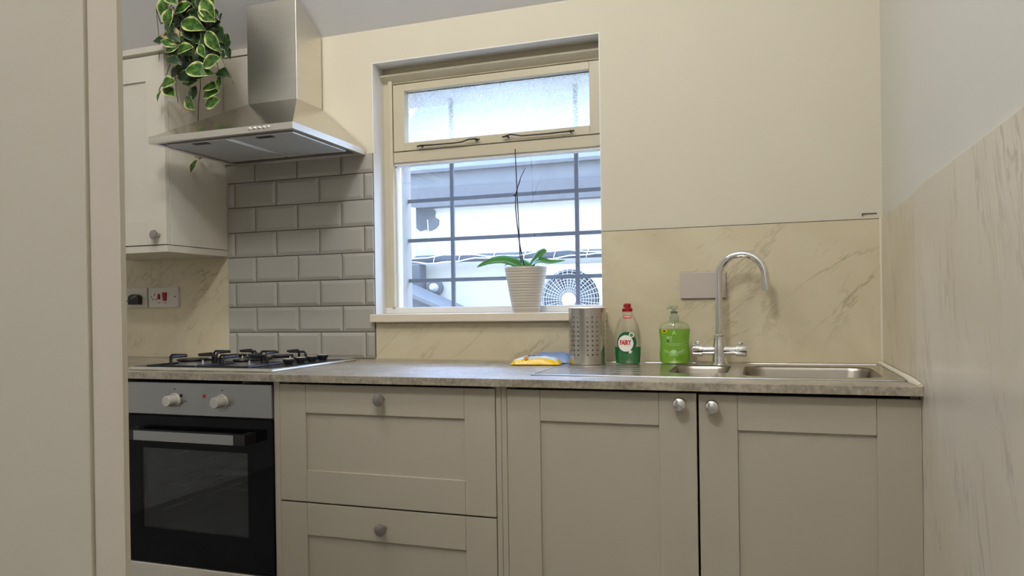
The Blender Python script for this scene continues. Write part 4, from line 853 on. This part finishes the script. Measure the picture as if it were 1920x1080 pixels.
# ================================================================== TRAILING PLANT
tpn = thing('trailing_plant', 'variegated trailing vine in a dark pot on top of the wall cabinet', 'potted plant', (-.435, -.19, 2.0805))
MB().lathe([(.040, 2.0805), (.044, 2.09), (.054, 2.19), (.057, 2.195), (.057, 2.205), (.052, 2.205), (.050, 2.19), (.001, 2.195)], 28, (-.435, -.19, 0)).build('pot', mat('dark_brown_pot', (36, 30, 26), .5), tpn, smooth=True)
LEAVES=[(-0.355,-0.380,2.187,0.076,110,0),(-0.330,-0.387,2.145,0.069,108,0),(-0.291,-0.360,2.189,0.064,160,0),(-0.260,-0.325,2.214,0.049,60,1),(-0.171,-0.366,2.160,0.089,60,0),(-0.253,-0.327,2.172,0.073,40,1),(-0.174,-0.374,2.137,0.068,30,0),(-0.265,-0.342,2.130,0.097,20,0),(-0.285,-0.325,2.107,0.086,42,1),(-0.335,-0.376,2.095,0.076,185,2),(-0.327,-0.337,2.087,0.089,10,0),(-0.375,-0.378,2.076,0.052,180,1),(-0.325,-0.394,2.055,0.057,205,0),(-0.283,-0.372,2.034,0.072,170,0),(-0.317,-0.389,2.035,0.051,165,0),(-0.173,-0.345,2.058,0.075,62,0),(-0.162,-0.328,2.089,0.081,55,1),(-0.141,-0.323,2.051,0.075,100,1),(-0.213,-0.355,2.027,0.057,60,0),(-0.217,-0.327,2.054,0.076,75,1),(-0.307,-0.391,1.992,0.057,20,1),(-0.309,-0.318,1.990,0.077,75,1),(-0.343,-0.322,1.983,0.059,80,1),(-0.170,-0.355,1.982,0.081,350,0),(-0.236,-0.348,1.961,0.091,8,0),(-0.302,-0.319,1.956,0.089,0,1),(-0.320,-0.300,1.944,0.068,3,0),(-0.367,-0.318,1.981,0.053,130,1),(-0.158,-0.311,1.953,0.064,18,1),(-0.336,-0.393,1.915,0.069,182,0),(-0.338,-0.379,1.886,0.067,33,0),(-0.383,-0.382,1.874,0.039,125,0),(-0.305,-0.300,1.896,0.056,100,1),(-0.321,-0.300,1.865,0.075,47,0),(-0.217,-0.300,1.914,0.071,350,0),(-0.233,-0.300,1.891,0.068,172,0),(-0.218,-0.300,1.856,0.074,352,0),(-0.187,-0.300,1.926,0.046,95,0),(-0.337,-0.300,1.843,0.034,150,2),(-0.386,-0.220,1.651,0.048,115,0),(-0.386,-0.176,1.694,0.031,330,0),(-0.386,-0.136,1.700,0.015,60,0),(-0.130,-0.316,2.023,0.039,80,1),(-0.174,-0.317,2.034,0.055,20,1),(-0.247,-0.327,2.010,0.061,100,1),(-0.206,-0.329,2.086,0.055,80,1),(-0.276,-0.324,2.070,0.061,110,1),(-0.368,-0.318,2.164,0.056,90,1),(-0.321,-0.321,2.021,0.055,200,1),(-0.178,-0.312,2.018,0.049,30,1),(-0.313,-0.280,2.084,0.057,55,1),(-0.228,-0.280,2.103,0.054,356,1),(-0.302,-0.280,2.029,0.054,62,1),(-0.327,-0.280,1.998,0.048,230,1),(-0.266,-0.315,2.163,0.054,225,1),(-0.209,-0.280,2.143,0.055,304,1),(-0.355,-0.280,2.217,0.052,170,1),(-0.214,-0.280,2.155,0.070,302,1),(-0.194,-0.330,2.147,0.067,305,1),(-0.291,-0.280,2.042,0.054,162,1),(-0.323,-0.314,2.003,0.047,16,1),(-0.230,-0.280,2.118,0.062,252,1),(-0.226,-0.321,2.102,0.056,72,1),(-0.335,-0.310,2.098,0.057,211,1),(-0.327,-0.377,2.138,0.048,22,1),(-0.333,-0.280,2.028,0.069,43,1),(-0.321,-0.280,2.107,0.056,29,1),(-0.324,-0.280,2.259,0.047,104,1),(-0.302,-0.280,2.210,0.070,223,1),(-0.331,-0.280,2.072,0.058,49,1),(-0.354,-0.280,2.163,0.061,130,1),(-0.266,-0.280,2.017,0.056,104,1),(-0.367,-0.280,2.111,0.070,40,1),(-0.270,-0.280,2.102,0.063,53,1),(-0.369,-0.316,2.150,0.055,12,1),(-0.350,-0.280,2.002,0.063,72,1),(-0.313,-0.280,2.041,0.048,151,1),(-0.362,-0.280,2.204,0.053,67,1),(-0.318,-0.280,2.061,0.052,83,1),(-0.258,-0.324,2.081,0.068,203,1),(-0.312,-0.381,2.020,0.061,284,1),(-0.207,-0.321,2.078,0.056,334,1),(-0.178,-0.329,2.165,0.053,236,1),(-0.348,-0.280,2.051,0.052,288,1),(-0.357,-0.280,2.061,0.060,309,1),(-0.221,-0.280,2.141,0.047,323,1),(-0.262,-0.329,2.170,0.067,313,1),(-0.374,-0.280,2.211,0.066,333,1),(-0.298,-0.280,2.183,0.051,219,1),(-0.196,-0.326,2.017,0.064,316,1),(-0.166,-0.326,2.049,0.049,218,1),(-0.302,-0.280,2.216,0.060,9,1),(-0.328,-0.280,2.171,0.061,92,1),(-0.283,-0.280,2.113,0.069,325,1),(-0.257,-0.280,2.223,0.049,195,1),(-0.285,-0.280,1.996,0.056,273,1),(-0.252,-0.313,2.082,0.061,318,1),(-0.194,-0.330,2.094,0.063,159,1),(-0.276,-0.280,2.162,0.054,301,1),(-0.213,-0.322,2.032,0.055,58,1),(-0.267,-0.280,2.045,0.055,195,1),(-0.318,-0.280,2.137,0.055,196,1),(-0.293,-0.280,2.225,0.060,187,1),(-0.239,-0.317,2.168,0.065,354,1),(-0.288,-0.280,2.123,0.069,195,1),(-0.295,-0.280,2.223,0.070,182,1),(-0.376,-0.280,2.193,0.051,277,1),(-0.219,-0.310,2.111,0.056,218,1),(-0.256,-0.324,2.155,0.068,133,1),(-0.251,-0.319,2.208,0.067,27,1),(-0.269,-0.280,2.143,0.063,117,1),(-0.245,-0.280,2.187,0.059,271,1),(-0.238,-0.325,2.212,0.069,57,1),(-0.219,-0.280,2.123,0.071,27,1),(-0.234,-0.329,2.019,0.067,79,1),(-0.356,-0.280,2.010,0.057,215,1),(-0.292,-0.324,2.178,0.052,117,1),(-0.395,-0.280,2.154,0.068,182,1),(-0.301,-0.314,2.030,0.047,66,1),(-0.404,-0.280,2.112,0.068,145,1),(-0.314,-0.317,2.150,0.048,350,1),(-0.234,-0.280,2.166,0.054,32,1),(-0.308,-0.387,2.077,0.056,217,1),(-0.282,-0.280,2.070,0.054,341,1),(-0.361,-0.311,2.061,0.062,256,1),(-0.324,-0.280,2.031,0.051,34,1),(-0.254,-0.312,2.119,0.053,316,1),(-0.314,-0.313,1.994,0.064,263,1),(-0.353,-0.280,2.107,0.065,29,1),(-0.349,-0.280,2.239,0.061,180,1),(-0.303,-0.280,2.054,0.059,135,1),(-0.272,-0.280,2.169,0.056,245,1),(-0.311,-0.324,2.038,0.057,10,1),(-0.173,-0.311,2.082,0.049,56,1),(-0.246,-0.327,2.158,0.059,171,1),(-0.329,-0.380,2.118,0.056,263,1),(-0.214,-0.317,2.132,0.066,300,1),(-0.258,-0.310,2.025,0.068,128,1),(-0.276,-0.280,2.197,0.065,295,1),(-0.322,-0.280,2.003,0.063,110,1),(-0.364,-0.280,2.189,0.068,320,1),(-0.204,-0.323,2.168,0.062,217,1),(-0.332,-0.383,2.074,0.068,63,1),(-0.405,-0.280,2.138,0.062,89,1),(-0.346,-0.280,2.201,0.062,49,1),(-0.316,-0.380,2.217,0.074,183,0),(-0.319,-0.387,2.271,0.061,343,0),(-0.333,-0.387,2.237,0.059,89,1),(-0.190,-0.340,2.265,0.064,217,0),(-0.358,-0.322,2.284,0.057,183,1),(-0.273,-0.315,2.290,0.060,253,1),(-0.355,-0.325,2.318,0.077,335,1),(-0.322,-0.321,2.247,0.079,333,1),(-0.297,-0.350,2.253,0.061,184,0),(-0.301,-0.325,2.265,0.072,230,1),(-0.310,-0.394,2.209,0.058,33,0),(-0.138,-0.368,2.248,0.058,231,0),(-0.209,-0.361,2.281,0.068,73,0),(-0.343,-0.321,2.254,0.058,349,1),(-0.171,-0.349,2.237,0.057,268,0),(-0.155,-0.359,2.218,0.072,288,0)]
VINES=[[(-0.287,-0.370,2.121),(-0.311,-0.370,2.034),(-0.343,-0.370,1.983),(-0.363,-0.370,1.937),(-0.387,-0.370,1.909),(-0.399,-0.370,1.880)],[(-0.306,-0.335,2.118),(-0.323,-0.335,2.017),(-0.351,-0.335,1.958),(-0.348,-0.335,1.903),(-0.340,-0.335,1.859)],[(-0.316,-0.300,2.132),(-0.326,-0.300,2.010),(-0.320,-0.300,1.922),(-0.325,-0.300,1.873),(-0.298,-0.300,1.845)],[(-0.190,-0.330,2.105),(-0.147,-0.330,2.003),(-0.133,-0.330,1.971),(-0.112,-0.330,1.939),(-0.094,-0.330,1.901)],[(-0.217,-0.300,2.076),(-0.189,-0.300,1.981),(-0.183,-0.300,1.931),(-0.221,-0.300,1.905),(-0.222,-0.300,1.862)],[(-0.386,-0.197,2.308),(-0.386,-0.192,2.168),(-0.386,-0.177,2.043),(-0.386,-0.174,1.965),(-0.386,-0.186,1.897),(-0.386,-0.190,1.831),(-0.386,-0.204,1.737),(-0.386,-0.205,1.688),(-0.386,-0.176,1.690),(-0.386,-0.136,1.702)]]

def leaf_mesh(nm, m, curl, wdt):
    n = 8; vs = []; fs = []; ed = []
    for i in range(n+1):
        t = i/n; w_ = 1.12*wdt*max(0, sin(pi*(t**.86)))**1.08; y = -curl*(t-.35)**2
        for s in (-1, -.5, 0, .5, 1):
            vs.append((s*w_, t, y+.16*abs(s)*w_*1.4)); ed.append(max(abs(s)*.85, (1 if i in (0, n) else 0)*.8))
    for i in range(n):
        for j in range(4): fs.append((i*5+j, i*5+j+1, (i+1)*5+j+1, (i+1)*5+j))
    me = bpy.data.meshes.new(nm); me.from_pydata(vs, [], fs); me.materials.append(m)
    at = me.attributes.new('edge', 'FLOAT', 'POINT'); at.data.foreach_set('value', ed)
    me.polygons.foreach_set('use_smooth', [True]*len(me.polygons)); return me
lm = [[leaf_mesh('leaf', LEAF[k], c_, w_) for c_, w_ in ((.30, .23), (.50, .27), (.12, .25))] for k in range(3)]
rnd = random.Random(11); pl = parent_loc(tpn)
for (x, y, z, ln, an, ty) in LEAVES:
    o = bpy.data.objects.new('leaf', rnd.choice(lm[ty])); COL.objects.link(o); o.parent = tpn
    a = R(an); d = Vector((cos(a), rnd.uniform(-.30, .15), -sin(a))).normalized()
    nrm = Vector((rnd.uniform(-.25, .35), -1, rnd.uniform(.0, .6))); nrm = (nrm-d*nrm.dot(d)).normalized(); sd = d.cross(nrm)
    m3 = Matrix((sd, d, nrm)).transposed().to_4x4(); s = ln*1.2
    o.matrix_basis = Matrix.Translation(Vector((x, y, z))-pl-d*s*.5) @ m3 @ Matrix.Scale(s, 4)
for vn in VINES:
    MB().tube([Vector(p) for p in vn], .0016, 6).build('vine', VINE, tpn, smooth=True)
st2 = random.Random(5)
for k in range(9):
    x = -.45+st2.uniform(-.01, .24); MB().tube([(-.47+st2.uniform(-.03, .03), -.25, 2.20), ((x-.47)/2, -.32, 2.19+st2.uniform(-.02, .04)), (x, -.33, 2.10), (x+st2.uniform(-.03, .05), -.32, 1.99+st2.uniform(-.03, .04))], .0015, 5).build('vine', VINE, tpn, smooth=True)
